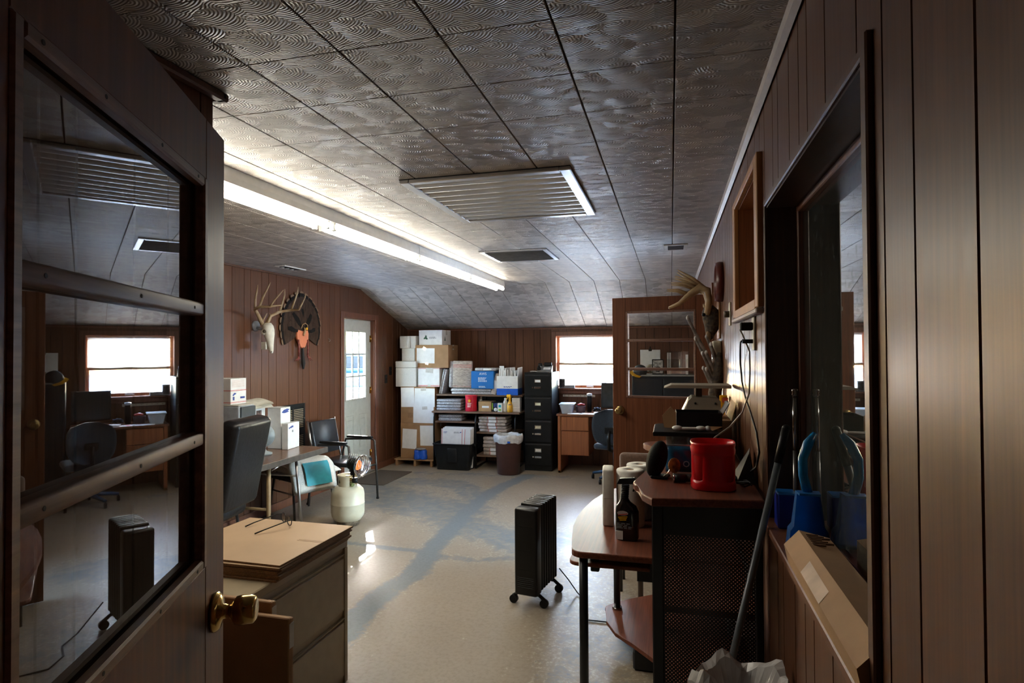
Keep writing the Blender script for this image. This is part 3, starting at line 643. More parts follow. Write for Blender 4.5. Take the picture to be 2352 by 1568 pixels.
def lines(parent, name, x0, z0, w, n, dz, y, mat, hgt=.006):
    """rows of small illegible print"""
    m = MB()
    for k in range(n):
        x = 0; ww = w*(.75+.25*random.random())
        while x < ww:
            l = min(.012+.02*random.random(), ww-x); m.box(x0+x, x0+x+l, y-.0008, y, z0-k*dz-hgt, z0-k*dz); x += l+.006
    return m.build(name, mat, parent)
def eagle(parent, x, z, s, y, mat, name='printed_emblem'):
    p = [(0, .05), (.35, .42), (1.0, .5), (.78, .38), (1.0, .30), (.70, .20), (.86, .12), (.45, .0), (.1, -.05)]
    m = MB(MX.Translation((x, y, z)) @ MX.Rotation(pi/2, 4, 'X') @ MX.Scale(s, 4)); m.prism(p, 0, .02); return m.build(name, mat, parent)
# ------------------------------------------------------------------ boxes stacked in the back left corner
PLT = wood('rough_pallet_wood', (.36, .21, .10), (.24, .13, .06), rough=.7, axis='x')
t = thing('pallet', 'low rough wooden pallet on the floor under the stacked boxes', 'pallet', (-3.53, 8.1, 0))
for k in range(5): MB().box(-.30, .30, -.30+k*.125, -.21+k*.125, .082, .100, .002).build('deck_board', PLT, t)
for x in (-.28, 0, .25): MB().box(x, x+.035, -.30, .29, 0, .082, .002).build('runner', PLT, t)
b = carton('large brown box at the bottom of the corner stack, two white sheets taped on', -3.765, -3.25, 7.88, 8.38, .1, .602)
slab(b, 'taped_sheet', -.23, -.01, .135, .415, -.2505, PAPER, rot=.04); slab(b, 'taped_sheet', .045, .265, .185, .47, -.2505, PAPER, rot=-.02)
b = carton('large brown box second from the floor in the corner stack, three white sheets taped on', -3.775, -3.255, 7.90, 8.38, .602, 1.118, rz=.02)
slab(b, 'taped_sheet', -.255, -.05, .225, .505, -.2405, PAPER, rot=-.03); slab(b, 'taped_sheet', -.045, .262, .235, .495, -.2415, PAPER, rot=.01); slab(b, 'taped_sheet', -.065, .245, .0, .236, -.2425, PAPER, rot=.01)
lines(b, 'stamped_print', -.15, .14, .1, 5, .014, -.2405, CARDD)
for x, z in ((.08, .482), (.10, .215)): slab(b, 'tape', x-.03, x+.05, z-.022, z+.022, -.2435, TAPE, rot=-.06)
t = thing('foam_cooler', 'large white foam box on the corner stack, left of the red-striped mailing box', 'box', (-3.705, 8.03, 1.118), .10)
MB().box(-.155, .155, -.13, .16, 0, .27, .006).build('body', FOAM, t); MB().box(-.158, .158, -.133, .163, .272, .365, .008).build('lid', FOAM, t)
t = thing('foam_cooler', 'small white foam box with overhanging lid on top of the large foam box', 'box', (-3.70, 8.08, 1.484), .06)
MB().box(-.10, .10, -.09, .10, 0, .185, .005).build('body', FOAM, t); MB().box(-.125, .125, -.11, .12, .186, .365, .008).build('lid', FOAM, t)
MB().cyl((.02, -.118, .19), (.02, -.118, .355), .028, seg=12).build('corner_bead', FOAM, t)
b = carton('white mailing box with red stripes and taped edges, middle of the corner stack', -3.515, -3.185, 7.93, 8.30, 1.118, 1.388, WBOX, 'mailing_box')
for z in (.262, .020, .008): slab(b, 'red_stripe', -.165, .165, z-.003, z+.003, -.1855, REDP)
slab(b, 'tape', -.045, .07, .20, .268, -.1862, TAPE, rot=.1); slab(b, 'tape', -.015, .03, -.001, .03, -.1862, TAPE, rot=.1)
MB().box(.165, .166, -.185, .18, .255, .262).build('red_stripe', REDP, b)
b = carton('brown box with a white sheet taped on, second from the top of the corner stack', -3.575, -3.055, 7.97, 8.33, 1.388, 1.716, rz=-.03)
slab(b, 'taped_sheet', -.235, .045, .065, .282, -.1805, PAPER, rot=.01); slab(b, 'tape', -.14, -.09, .255, .30, -.182, TAPE, rot=.5); slab(b, 'tape', -.10, -.05, .045, .08, -.182, TAPE, rot=.2)
MB(MX.Translation((.268, -.05, .31)) @ MX.Rotation(.30, 4, 'Y')).box(0, .004, -.10, .16, -.17, 0, .001).build('loose_flap', CARD, b)
b = carton('white box with a green triangle emblem on top of the corner stack', -3.535, -3.165, 8.02, 8.32, 1.716, 1.932, WBOX, 'printed_box', rz=-.06)
m = MB(MX.Translation((-.075, -.151, .105)) @ MX.Rotation(pi/2, 4, 'X'))
for a in range(3):
    q = a*2*pi/3+pi/2; c_, s_ = cos(q), sin(q)
    R2 = lambda x, y: (x*c_-y*s_, x*s_+y*c_)
    m.prism([R2(.044, .004), R2(.012, .012), R2(-.004, .034), R2(-.018, .032), R2(.004, -.004)], 0, .001)
m.build('green_emblem', GRNP, b); lines(b, 'grey_print', -.02, .117, .125, 2, .014, -.1505, GREYP, .009)
m = MB(); m.faces([(.1855, -.075, .06), (.1855, -.03, .06), (.1855, -.052, .13)], [(0,1,2)]); m.build('side_emblem', GRNP, b)
BLUJ = M('blue_plastic_jug', (.01, .10, .62), .3, var=.1)
t = thing('blue_jug', 'squat blue plastic jug with grey lid on the pallet edge', 'jug', (-3.40, 7.845, .1), .1)
t.location = (-3.435, 7.83, .1)
m = MB()
for k in range(2): m.lathe([(.0, 0), (.050, .002), (.055, .02), (.054, .05), (.046, .075), (.050, .10), (.046, .125), (.03, .138), (0, .14)], (-.045+.09*k, 0, 0), 14)
m.box(-.05, .05, -.04, .04, .01, .128, .01); m.build('body', BLUJ, t); MB().lathe([(0, 0), (.075, 0), (.075, .016), (0, .018)], (0, 0, .138), 16, 1, .7).build('lid', M('grey_lid', (.33, .31, .30), .5), t)
# ------------------------------------------------------------------ shelf desk against the back wall
LAM = wood('grey_brown_laminate', (.22, .135, .09), (.13, .08, .055), rough=.35, axis='x', rnd=.03)
t = thing('shelf_desk', 'black tube frame computer desk with wooden shelves full of packages', 'desk', (-2.62, 8.05, 0))
for (x0, x1, y0, y1, z, nm) in ((-.63, .64, -.26, .30, .765, 'desktop'), (-.62, .65, -.12, .30, .992, 'upper_shelf'), (-.61, 0, -.17, .28, .618, 'left_shelf'), (.0, .58, -.17, .28, .478, 'right_shelf'), (.0, .40, -.20, .28, .165, 'bottom_shelf')):
    MB().box(x0, x1, y0, y1, z, z+.024, .004).build(nm, LAM, t)
for x in (-.605, .01, .575):
    fr = MB().tube([(x, -.23, .01), (x, -.235, .60), (x, -.225, .70), (x, -.19, .745), (x, -.13, .76), (x, .20, .76)], .0125, 8); fr.tube([(x, -.10, .77), (x, -.105, .93), (x, -.07, .985), (x, .26, .99)], .0115, 8); fr.tube([(x, .27, .01), (x, .27, .98)], .0125, 8); fr.tube([(x, -.23, .02), (x, .27, .02)], .0125, 8); fr.build('side_frame', BLKM, t)
MB().box(-.60, .57, .262, .268, .80, .97).build('back_panel', BLK, t); MB().box(-.60, .57, .262, .27, .20, .74).build('modesty_panel', BLK, t)
# bundles of mailers wrapped in film
FILM = M('grey_film_wrapped_mailers', (.42, .41, .43), .22, var=.22, scale=60, bump=.5, spec=.8)
KMAIL = M('tan_mailer_print', (.50, .42, .36), .4, var=.25, scale=24, stretch=(1, 1, 4), bump=.2)
def bundle(label, x0, x1, y0, y1, z0, n, dz, mat=FILM, rz=0.0, tags=0, name='mailer_bundle', jit=.012):
    t = thing(name, label, 'mailers', ((x0+x1)/2, (y0+y1)/2, z0), rz); w, d = (x1-x0)/2, (y1-y0)/2
    for k in range(n):
        a, b_ = random.uniform(-jit, jit), random.uniform(-jit, jit)
        p = MB(); p.box(-w+a+.004, w+a-.004, -d+b_, d+b_, k*dz, (k+1)*dz-.002, min(.012, dz*.4), 2).build('mailer', mat, t)
        if k < tags:
            q = MB(); q.box(-w*.28+a, w*.25+a, -d+b_-.0015, -d+b_, k*dz+.004, (k+1)*dz-.006).build('address_panel', WBOX, t)
            for e in (-.33, .31): MB().box(w*e+a, w*e+a+.006, -d+b_-.0016, -d+b_, k*dz+.003, (k+1)*dz-.005).build('red_stripe', REDP, t)
    return t
bundle('film-wrapped bundle of grey mailers left on the desk top, beside the red can', -3.225, -2.85, 7.90, 8.22, .789, 4, .040)
bundle('film-wrapped bundle of mailers on the upper left shelf under the desk top', -3.20, -2.845, 7.90, 8.2, .642, 2, .048)
bundle('stack of tan mailers with white address panels on the right lower shelf', -2.595, -2.19, 7.89, 8.2, .502, 5, .044, KMAIL, tags=5)
bundle('stack of mailers under a film bag on the bottom shelf behind the bin', -2.53, -2.24, 7.88, 8.15, .189, 5, .050, KMAIL, tags=2)
bundle('flat grey mailers lying on the upper shelf under the blue box', -3.03, -2.42, 7.95, 8.25, 1.016, 2, .042)
t = thing('mailer_bundle', 'dark grey film-wrapped mailers leaning on the left end of the upper shelf', 'mailers', (-3.185, 8.0, 1.018)); t.rotation_euler = (0, .22, 0)
for k in range(2): MB().box(-.03+k*.03, -.002+k*.03, -.04, .24, 0, .36, .010, 2).build('mailer', FILM, t)
t = thing('mailer_bundle', 'upright tan mailer pack in shiny film standing on the upper shelf', 'mailers', (-2.905, 8.02, 1.102), .12); t.rotation_euler = (-.06, .02, .12)
MB().box(-.11, .17, -.03, .03, 0, .385, .012, 2).build('mailer_pack', KMAIL, t); MB().box(-.165, -.10, -.025, .035, .0, .38, .02, 2).build('film_end', FILM, t)
for z in (.02, .29, .30, .318, .326): MB().box(-.11, .17, -.032, -.029, z, z+.003).build('red_stripe', REDP, t)
BLUB = M('blue_printed_card', (.012, .16, .50), .4, var=.12, scale=2.5)
b = carton('bright blue printed box with white lettering on the upper shelf', -2.70, -2.375, 7.90, 8.12, 1.102, 1.345, BLUB, 'printed_box', tape=False)
text('lettering', 'AWS', .05, PAPER, b, (.01, -.1115, .205), FRONT); lines(b, 'small_print', -.06, .155, .13, 5, .013, -.1105, PAPER, .006); lines(b, 'bottom_print', -.05, .035, .11, 2, .012, -.1105, PAPER, .007)
t = thing('mailer_bundle', 'clear film bundle lying on top of the blue printed box', 'mailers', (-2.51, 8.02, 1.346), -.05)
MB().box(-.15, .17, -.08, .09, 0, .045, .016, 2).build('mailer', FILM, t); MB().box(-.02, .10, -.083, -.079, .010, .036).build('address_panel', WBOX, t)
t = thing('mailer_bundle', 'narrow striped mailer pack leaning between the blue and the white boxes', 'mailers', (-2.395, 7.965, 1.018)); t.rotation_euler = (0, .26, 0)
MB().box(-.04, .04, -.02, .14, 0, .30, .014, 2).build('mailer', KMAIL, t); MB().box(-.03, .03, -.0225, -.019, .09, .20).build('address_panel', WBOX, t)
# open white and blue box full of envelopes
t = thing('open_box', 'open white and blue box crammed with white envelopes on the upper shelf', 'box', (-2.17, 8.0, 1.018)); BBL = M('royal_blue_print', (.005, .10, .55), .45)
for (x0, x1, y0, y1) in ((-.15, .15, -.13, -.127), (-.15, .15, .127, .13), (-.15, -.147, -.127, .127), (.147, .15, -.127, .127)):
    MB().box(x0, x1, y0, y1, .09, .262).build('wall_panel', WBOX, t); MB().box(x0-.0004, x1+.0004, y0-.0004, y1+.0004, 0, .0905).build('blue_band', BBL, t)
MB().box(-.147, .147, -.127, .127, 0, .004).build('bottom', WBOX, t); lines(t, 'small_print', -.05, .122, .12, 2, .012, -.1303, BLUP, .007)
for k in range(11):
    o = MB().box(-.007, .007, -.10, .11, .01, .30+.05*random.random(), .004).build('envelope', PAPER, t); o.location = (-.115+.025*k, 0, .03); o.rotation_euler = (random.uniform(-.04, .04), random.uniform(-.06, .10), random.uniform(-.06, .06))
o = MB().box(-.045, .02, -.09, -.085, .0, .37, .001).build('envelope', PAPER, t); o.location = (-.075, 0, .03)
# things standing on the desk top
REDPL = M('red_plastic_can', (.62, .012, .035), .3, var=.08); YEL = M('yellow_plastic', (.80, .42, .01), .35, var=.08)
t = thing('coffee_can', 'red coffee can with a yellow sun print on the shelf desk', 'can', (-2.70, 7.90, .789))
MB().lathe([(0, 0), (.080, 0), (.084, .006), (.082, .05), (.079, .11), (.082, .17), (.085, .198), (.085, .206), (0, .208)], seg=28).build('body', REDPL, t)
MB().lathe([(0, .206), (.087, .206), (.087, .222), (0, .224)], seg=28).build('lid', REDPL, t)
def onlathe(parent, name, pts, r, mat):
    m = MB()
    for f in pts: m.faces([(r*sin(x/r), -r*cos(x/r), z) for x, z in f], [tuple(range(len(f)))])
    return m.build(name, mat, parent)
onlathe(t, 'sun_print', [[(.024*cos(q)*(1 if k % 2 else .62), .148+.024*sin(q)*(1 if k % 2 else .62)) for k in range(16) for q in (k*2*pi/16,)]], .0845, YEL)
onlathe(t, 'label_print', [[(-.030, .118-.022*k), (.030-.006*k, .118-.022*k), (.030-.006*k, .104-.022*k), (-.030, .104-.022*k)] for k in range(3)], .0845, M('pale_print', (.75, .5, .45), .5))
t = thing('white_bottle', 'white bottle with grey cap behind the red coffee can', 'bottle', (-2.60, 8.02, .789))
MB().lathe([(0, 0), (.032, 0), (.034, .01), (.034, .12), (.02, .15), (.014, .16)], seg=16).build('body', M('milky_plastic', (.66, .66, .62), .4), t); MB().lathe([(.018, .158), (.02, .158), (.02, .205), (0, .208)], seg=14).build('cap', M('grey_cap', (.4, .38, .36), .5), t)
b = carton('small brown carton with a white label on the shelf desk', -2.585, -2.40, 7.87, 8.1, .789, .925, M('light_card', (.42, .25, .11), .7, var=.1)); slab(b, 'label', -.04, .06, .05, .078, -.1155, PAPER)
t = thing('small_carton', 'small dark printed carton right of the brown carton', 'box', (-2.345, 7.92, .789)); MB().box(-.045, .045, -.05, .05, 0, .13, .002).build('body', BLK, t); MB().box(-.044, -.030, -.0512, -.050, .03, .12).build('green_print', M('lime_print', (.25, .5, .05), .5), t); MB().ball((.01, -.055, .03), .026, 1, .4, 1).build('picture', WBOX, t); lines(t, 'small_print', -.02, .115, .06, 4, .014, -.0505, BLUP, .008)
t = thing('small_carton', 'narrow white and teal carton standing at the desk edge', 'box', (-2.262, 7.85, .789)); MB().box(-.033, .033, -.03, .03, 0, .122, .002).build('body', WBOX, t); MB().box(-.018, .018, -.0312, -.030, .065, .10).build('teal_print', M('teal_print', (.01, .32, .38), .5), t); MB().box(-.018, .018, -.0312, -.030, .02, .045).build('green_print', MATS['lime_print'], t)
WPL = M('white_plastic_bottle', (.70, .72, .72), .35, var=.05)
t = thing('spray_bottle', 'white and yellow spray bottle with yellow trigger on the shelf desk', 'bottle', (-2.13, 7.86, .789))
MB().lathe([(0, 0), (.036, 0), (.038, .01), (.038, .09), (.026, .13), (.014, .155), (.013, .165)], seg=18).build('body', M('yellow_bottle', (.75, .40, .02), .35), t)
MB().lathe([(.012, .163), (.017, .163), (.017, .19), (.02, .20), (.018, .235), (0, .245)], seg=14).box(-.045, .01, -.010, .010, .205, .240, .006).build('trigger_head', YEL, t); MB(MX.Translation((-.032, 0, .2)) @ MX.Rotation(.4, 4, 'Y')).box(-.004, .004, -.006, .006, -.035, .01, .002).build('trigger', YEL, t)
onlathe(t, 'label', [[(-.01, .03), (.030, .03), (.030, .11), (-.01, .11)]], .0386, BLUP)
t = thing('white_bottle', 'tall white plastic bottle left of the yellow spray bottle', 'bottle', (-2.205, 7.90, .789))
MB().lathe([(0, 0), (.030, 0), (.032, .008), (.032, .12), (.024, .15), (.014, .16), (.014, .165)], seg=16).build('body', WPL, t); MB().lathe([(.017, .163), (.018, .165), (.017, .188), (0, .19)], seg=14).build('cap', WPL, t)
for k, lb in enumerate(('bottom', 'middle', 'top')):
    t = thing('white_carton', f'small white carton, {lb} of three stacked at the right desk end', 'box', (-2.055, 7.95, .789+.064*k)); MB().box(-.055, .055, -.05, .05, 0, .056, .002).build('body', WBOX, t); MB().box(-.0555, .0555, -.051, .051, .052, .0635, .002).build('lid', WBOX, t)
# ------------------------------------------------------------------ black tote of flat boxes
TOTE = M('black_tote_plastic', (.008, .010, .012), .4, var=.15, spec=.3)
t = thing('storage_tote', 'black plastic storage tote on the floor with flat mailing boxes in it', 'tote', (-2.90, 7.83, 0))
def tote_shell(w0, d0, w1, d1, h, th):
    m = MB(); o0 = [(-w0,-d0),(w0,-d0),(w0,d0),(-w0,d0)]; o1 = [(-w1,-d1),(w1,-d1),(w1,d1),(-w1,d1)]
    def rr(p, r=.035, n=3):
        out = []; (a, b_), (c, d_) = (min(x for x, y in p), min(y for x, y in p)), (max(x for x, y in p), max(y for x, y in p))
        for cx, cy, s in ((c-r, d_-r, 0), (a+r, d_-r, 1), (a+r, b_+r, 2), (c-r, b_+r, 3)):
            for k in range(n+1): q = s*pi/2+k*pi/2/n; out.append((cx+r*cos(q), cy+r*sin(q)))
        return out
    P0, P1 = rr(o0), rr(o1); I1 = rr([(x*(1-th/w1), y*(1-th/d1)) for x, y in o1]); I0 = rr([(x*(1-th/w0), y*(1-th/d0)) for x, y in o0]); n = len(P0)
    vs = [(x, y, 0) for x, y in P0]+[(x, y, h) for x, y in P1]+[(x, y, h) for x, y in I1]+[(x, y, th) for x, y in I0]
    fs = [tuple(range(n))[::-1], tuple(range(3*n, 4*n))]
    for i in range(n):
        j = (i+1) % n; fs += [(i, j, n+j, n+i), (n+i, n+j, 2*n+j, 2*n+i), (2*n+i, 2*n+j, 3*n+j, 3*n+i)]
    m.faces(vs, fs); return m, P1
m, P1 = tote_shell(.235, .15, .275, .18, .36, .004); m.build('body', TOTE, t)
rim = MB(); rim.tube([(x*1.02, y*1.02, .352) for x, y in P1]+[(P1[0][0]*1.02, P1[0][1]*1.02, .352)], .010, 6); rim.build('rim', TOTE, t)
for s in (-1, 1): MB().box(s*.275-.03, s*.275+.03, -.06, .06, .315, .35, .008).build('handle', TOTE, t)
MB().box(-.07, .07, -.182, -.165, .10, .30, .012, 2).build('front_rib', TOTE, t)
for k in range(4):
    b = thing('flat_mailing_box', ['flat white mailing box with red stripes in the black tote, front one', 'flat white mailing box in the black tote, second from front', 'flat white mailing box in the black tote, third from front', 'flat dark-edged box at the back of the black tote'][k], 'box', (-2.885+.012*k, 7.74+.028*k, .02)); b.rotation_euler = (-.10, 0, 0)
    MB().box(-.215, .215, -.008, .008, 0, .53+.012*k, .002).build('board', WBOX if k < 3 else BLK, b)
    if k < 3:
        for x in (-.205, .09, .13): MB().box(x, x+.006, -.0092, -.008, 0, .53).build('red_stripe', REDP, b)
        lines(b, 'print', -.18, .49, .06, 2, .012, -.0085, BLUP, .007); lines(b, 'print', -.03, .49, .08, 2, .012, -.0085, GREYP, .007); eagle(b, .055, .478, .03, -.009, BLUP)
# ------------------------------------------------------------------ waste bin, filing cabinet
LINER = M('thin_white_liner', (.60, .62, .63), .25, var=.15, scale=30, bump=.4)
t = thing('waste_bin', 'brown plastic waste bin with a white liner, left of the filing cabinet', 'bin', (-2.09, 7.625, 0)); BRN = M('brown_bin_plastic', (.085, .036, .028), .38, var=.08)
MB().lathe([(0, .004), (.135, 0), (.148, .01), (.178, .46), (.186, .47), (.186, .485), (.172, .485), (.142, .02), (0, .015)], seg=36, sy=.85).build('body', BRN, t)
pr = []
m = MB(); seg = 48; rows = [(.191, .42), (.197, .455), (.199, .50), (.188, .528), (.172, .515), (.155, .42), (.12, .36)]
vs = []
for ri, (r, z) in enumerate(rows):
    for k in range(seg):
        q = 2*pi*k/seg; w_ = 1+.018*sin(9*q+ri)+.012*sin(17*q+2*ri); vs.append((r*w_*cos(q), .85*r*w_*sin(q), z+.008*sin(5*q+1)+.004*sin(13*q)))
m.faces(vs, [(i*seg+k, i*seg+(k+1) % seg, (i+1)*seg+(k+1) % seg, (i+1)*seg+k) for i in range(len(rows)-1) for k in range(seg)], True); m.build('liner', LINER, t)
MB().box(-.02, .02, -.004, .004, -.015, .012, .004).build('drawstring', BBL, t).location = (.05, -.166, .44)
t = thing('filing_cabinet', 'tall black four-drawer metal filing cabinet beside the window', 'cabinet', (-1.745, 8.12, 0)); t.rotation_euler = (0, 0, 0)
MB().box(-.19, .19, -.22, .33, 0, 1.33, .004).build('carcass', BLKM, t)
STK = M('label_card', (.65, .60, .42), .6)
for k in range(4):
    z0 = .075+k*.312; dr = MB().box(-.180, .180, -.236, -.218, z0, z0+.296, .004).build('drawer', BLKM, t)
    MB().box(-.178, .178, -.239, -.234, z0+.272, z0+.292, .002).build('top_lip', STEEL if False else M('worn_black_edge', (.05, .05, .052), .25, .4), dr)
    hf = MB().box(-.045, .045, -.242, -.236, z0+.178, z0+.186, .001).box(-.045, .045, -.242, -.236, z0+.222, z0+.230, .001).box(-.045, -.038, -.242, -.236, z0+.186, z0+.222, .001).box(.038, .045, -.242, -.236, z0+.186, z0+.222, .001); hf.build('label_holder', CHR, dr)
    MB().box(-.037, .037, -.238, -.236, z0+.187, z0+.221).build('label_card', STK if k in (1, 2) else WBOX, dr)
    MB().box(-.045, .05, -.262, -.248, z0+.100, z0+.128, .005).box(-.045, -.03, -.25, -.236, z0+.104, z0+.124).box(.035, .05, -.25, -.236, z0+.104, z0+.124).build('handle', CHR, dr)
    MB().cyl((-.068, -.243, z0+.114), (-.068, -.236, z0+.114), .010, seg=10).build('thumb_latch', CHR, dr)
MB().cyl((.15, -.226, 1.325), (.15, -.216, 1.325), .008).build('lock', CHR, t)
# telephone on the cabinet
PHN = M('grey_phone_plastic', (.22, .22, .22), .4)
t = thing('desk_telephone', 'grey desk telephone with handset on top of the black filing cabinet', 'telephone', (-1.70, 8.15, 1.33), .1)
m = MB(); m.faces([(-.10,-.10,0),(.10,-.10,0),(.10,.10,0),(-.10,.10,0),(-.10,-.10,.02),(.10,-.10,.02),(.10,.10,.09),(-.10,.10,.09)], [(3,2,1,0),(4,5,6,7),(0,1,5,4),(1,2,6,5),(2,3,7,6),(3,0,4,7)]); m.build('base', PHN, t)
MB().box(-.095, -.05, -.085, .095, .05, .085, .014, 2).box(-.10, -.045, -.09, -.04, .03, .065, .012, 2).box(-.10, -.045, .05, .1, .06, .12, .012, 2).build('handset', BLK, t)
MB(MX.Translation((.03, -.03, .048)) @ MX.Rotation(.34, 4, 'X')).box(-.045, .05, -.045, .035, 0, .004).build('keypad', WBOX, t); MB(MX.Translation((.035, .085, .09)) @ MX.Rotation(.6, 4, 'X')).box(-.05, .055, -.02, .03, -.004, .03, .004).build('display', BLK, t)
t = thing('desk_note', 'crumpled white paper slip lying by the phone on the filing cabinet', 'paper', (-1.83, 8.02, 1.33), .3); m = MB()
m.faces([(-.05,-.04,.002),(.0,-.045,.014),(.05,-.03,.003),(.05,.03,.012),(0,.04,.003),(-.05,.035,.016),(0,0,.02)], [(0,1,6),(1,2,6),(2,3,6),(3,4,6),(4,5,6),(5,0,6)]); m.build('sheet', PAPER, t)
# ------------------------------------------------------------------ desk, chair and things by the window
ORW = wood('orange_desk_wood', (.34, .12, .042), (.22, .07, .028), rough=.36, axis='z', rnd=.05, scale=.5)
t = thing('wooden_desk', 'orange-brown wooden desk under the back window', 'desk', (-.95, 8.14, 0))
MB().box(-.53, .42, -.32, .31, .755, .782, .004).build('desktop', wood('desk_top_wood', (.24, .10, .05), (.15, .06, .03), rough=.25, axis='x'), t)
MB().box(-.515, -.475, -.305, .29, 0, .755, .003).build('end_panel', ORW, t); MB().box(.37, .405, -.305, .29, 0, .755, .003).build('end_panel', ORW, t); MB().box(-.47, .37, .26, .28, .25, .755).build('back_panel', ORW, t)
MB().box(-.472, -.10, -.285, .25, .235, .755).build('pedestal', ORW, t)
for z0, z1 in ((.565, .745), (.24, .555)): MB().box(-.468, -.104, -.305, -.285, z0, z1, .004).build('drawer', ORW, t)
MB().box(-.515, -.475, -.305, .29, .0, .03).build('foot_wear', M('pale_worn_wood', (.45, .27, .13), .7), t)
CLR = M('clear_tub_plastic', (.62, .66, .70), .15, var=.05, trans=.0, alpha=.45)
t = thing('plastic_tub', 'clear plastic tub with a pale lid on the left end of the wooden desk', 'tub', (-1.365, 8.03, .782), .05)
m, P1 = tote_shell(.075, .10, .095, .12, .115, .003); m.build('body', CLR, t); MB().box(-.105, .105, -.13, .13, .115, .130, .006).build('lid', M('pale_blue_lid', (.62, .68, .72), .3), t)
MB().box(-.05, .03, -.06, .06, .004, .05, .01).build('contents', M('tan_contents', (.35, .28, .12), .7, var=.4, scale=30), t)
t = thing('pencil_basket', 'small basket of red and white odds and ends behind the clear tub', 'basket', (-1.20, 8.13, .782)); m, _ = tote_shell(.055, .05, .065, .06, .085, .003); m.build('basket', M('purple_brown_plastic', (.12, .07, .09), .4), t)
for k, (x, y, c) in enumerate(((-.02, 0, REDP), (.012, -.02, REDP), (.035, .01, REDP), (.0, .03, WBOX))): MB().ball((x, y, .10+.008*(k % 2)), .022, 1.2, 1, .7, 10, 6).build('candy', c, t)
t = thing('black_canister', 'tall black canister with a pale cap standing on the wooden desk', 'canister', (-1.085, 8.18, .782)); MB().lathe([(0, 0), (.032, 0), (.032, .215), (.03, .22)], seg=18).build('body', BLK, t); MB().lathe([(.030, .219), (.034, .22), (.034, .25), (0, .255)], seg=18).build('cap', M('pale_blue_cap', (.5, .58, .66), .35), t)
t = thing('cable_tangle', 'tangle of dark blue and black cables beside the black canister', 'cables', (-.985, 8.15, .782))
for k in range(5):
    q = random.random()*6; MB().tube([(.06*cos(q+a*.9)*(1-.05*a), .05*sin(q+a*.9), .012+.05*abs(sin(a*.8+k))) for a in range(9)], .006, 6).build('cable', M('dark_blue_cable', (.01, .03, .09), .4) if k % 2 else BLK, t)
t = thing('monitor', 'dark grey computer monitor on the wooden desk, half behind the open door', 'monitor', (-.735, 8.12, .782))
SCR = M('dark_screen', (.035, .038, .04), .25); MB().box(-.18, .2, -.015, .02, .065, .405, .006).build('housing', BLK, t); MB().box(-.165, .185, -.0165, -.015, .085, .39).build('screen', SCR, t); MB().box(-.03, .05, .0, .03, .01, .1, .004).build('neck', BLK, t); MB().box(-.09, .11, -.08, .09, 0, .014, .005).build('base', M('silver_plastic', (.4, .4, .38), .35), t)
for k, (x, y, rz, lb, mt) in enumerate(((-1.24, 7.90, .1, 'loose white sheet lying on the wooden desk in front of the basket', PAPER), (-1.08, 7.93, -.2, 'printed colour leaflet lying on the wooden desk before the canister', WBOX), (-.90, 7.98, .15, 'stack of white papers on the wooden desk by the chair', PAPER))):
    t = thing('paper_sheet' if k < 2 else 'paper_stack', lb, 'paper', (x, y, .782), rz); MB().box(-.10, .10, -.07, .07, 0, .003 if k < 2 else .016, .001).build('sheet', mt, t)
    if k == 1: MB().box(-.01, .03, -.05, .03, .003, .0038).build('red_print', REDP, t); MB().box(-.08, -.03, -.05, .03, .003, .0038).build('grey_print', GREYP, t)
t = thing('picture_frame', 'small framed picture standing on the back window sill', 'picture', (-1.505, 8.425, 1.088)); MB().box(-.042, .042, -.006, .006, 0, .135, .002).build('frame', M('silver_frame', (.4, .42, .45), .35, .5), t); MB().box(-.032, .032, -.0075, -.006, .012, .12).build('photo', M('dark_photo', (.12, .12, .13), .4, var=.6, scale=60), t)
t = thing('sill_box', 'flat grey box lying on the back window sill below the picture', 'box', (-1.43, 8.385, 1.062)); 
MB().box(-.10, .10, -.022, .022, .0, .045, .003).build('body', M('grey_card', (.3, .31, .33), .5), t); t.location = (-1.43, 8.45, 1.088)
t = thing('key_rack', 'narrow white strip with hooks on the wall under the window sill', 'rack', (-1.27, 8.452, .965)); MB().box(-.23, .23, -.012, 0, 0, .03, .002).build('strip', M('yellowed_plastic', (.55, .50, .42), .5), t)
for k in range(8): MB().cyl((-.2+k*.057, -.03, .018), (-.2+k*.057, -.012, .018), .004, seg=8).build('hook', BRASS, t)
# blue office chair
BLUF = M('navy_chair_fabric', (.014, .030, .055), .85, var=.2, scale=80, sheen=.4); BLUS = M('blue_chair_plastic', (.02, .06, .13), .45)
t = thing('office_chair', 'navy blue swivel office chair seen from behind at the wooden desk', 'chair', (-.72, 7.25, 0), -.12)
m = MB(); vs = []; NU, NV = 14, 10
for i in range(NU+1):
    for j in range(NV+1):
        q = lerp(-1, 1, i/NU); z = lerp(-1, 1, j/NV)
        k = (1-abs(z)**3.2)**(1/3.2) if abs(z) < 1 else 0
        vs.append((q*.215*max(k, .30)*(1-.10*max(0, -z)), .02-.05*q*q+.02*z*z, .69+.215*z))
n1 = len(vs); vs += [(x, y+.055, z) for x, y, z in vs]; fs = []
for i in range(NU):
    for j in range(NV):
        a = i*(NV+1)+j; fs += [(a, a+NV+1, a+NV+2, a+1), (n1+a+1, n1+a+NV+2, n1+a+NV+1, n1+a)]
for i in range(NU): a = i*(NV+1); b_ = a+NV; fs += [(a, n1+a, n1+a+NV+1, a+NV+1), (b_+NV+1, n1+b_+NV+1, n1+b_, b_)]
for j in range(NV): a = j; b_ = NU*(NV+1)+j; fs += [(a+1, n1+a+1, n1+a, a), (b_, n1+b_, n1+b_+1, b_+1)]
m.faces(vs, fs, True); m.build('backrest', BLUF, t)
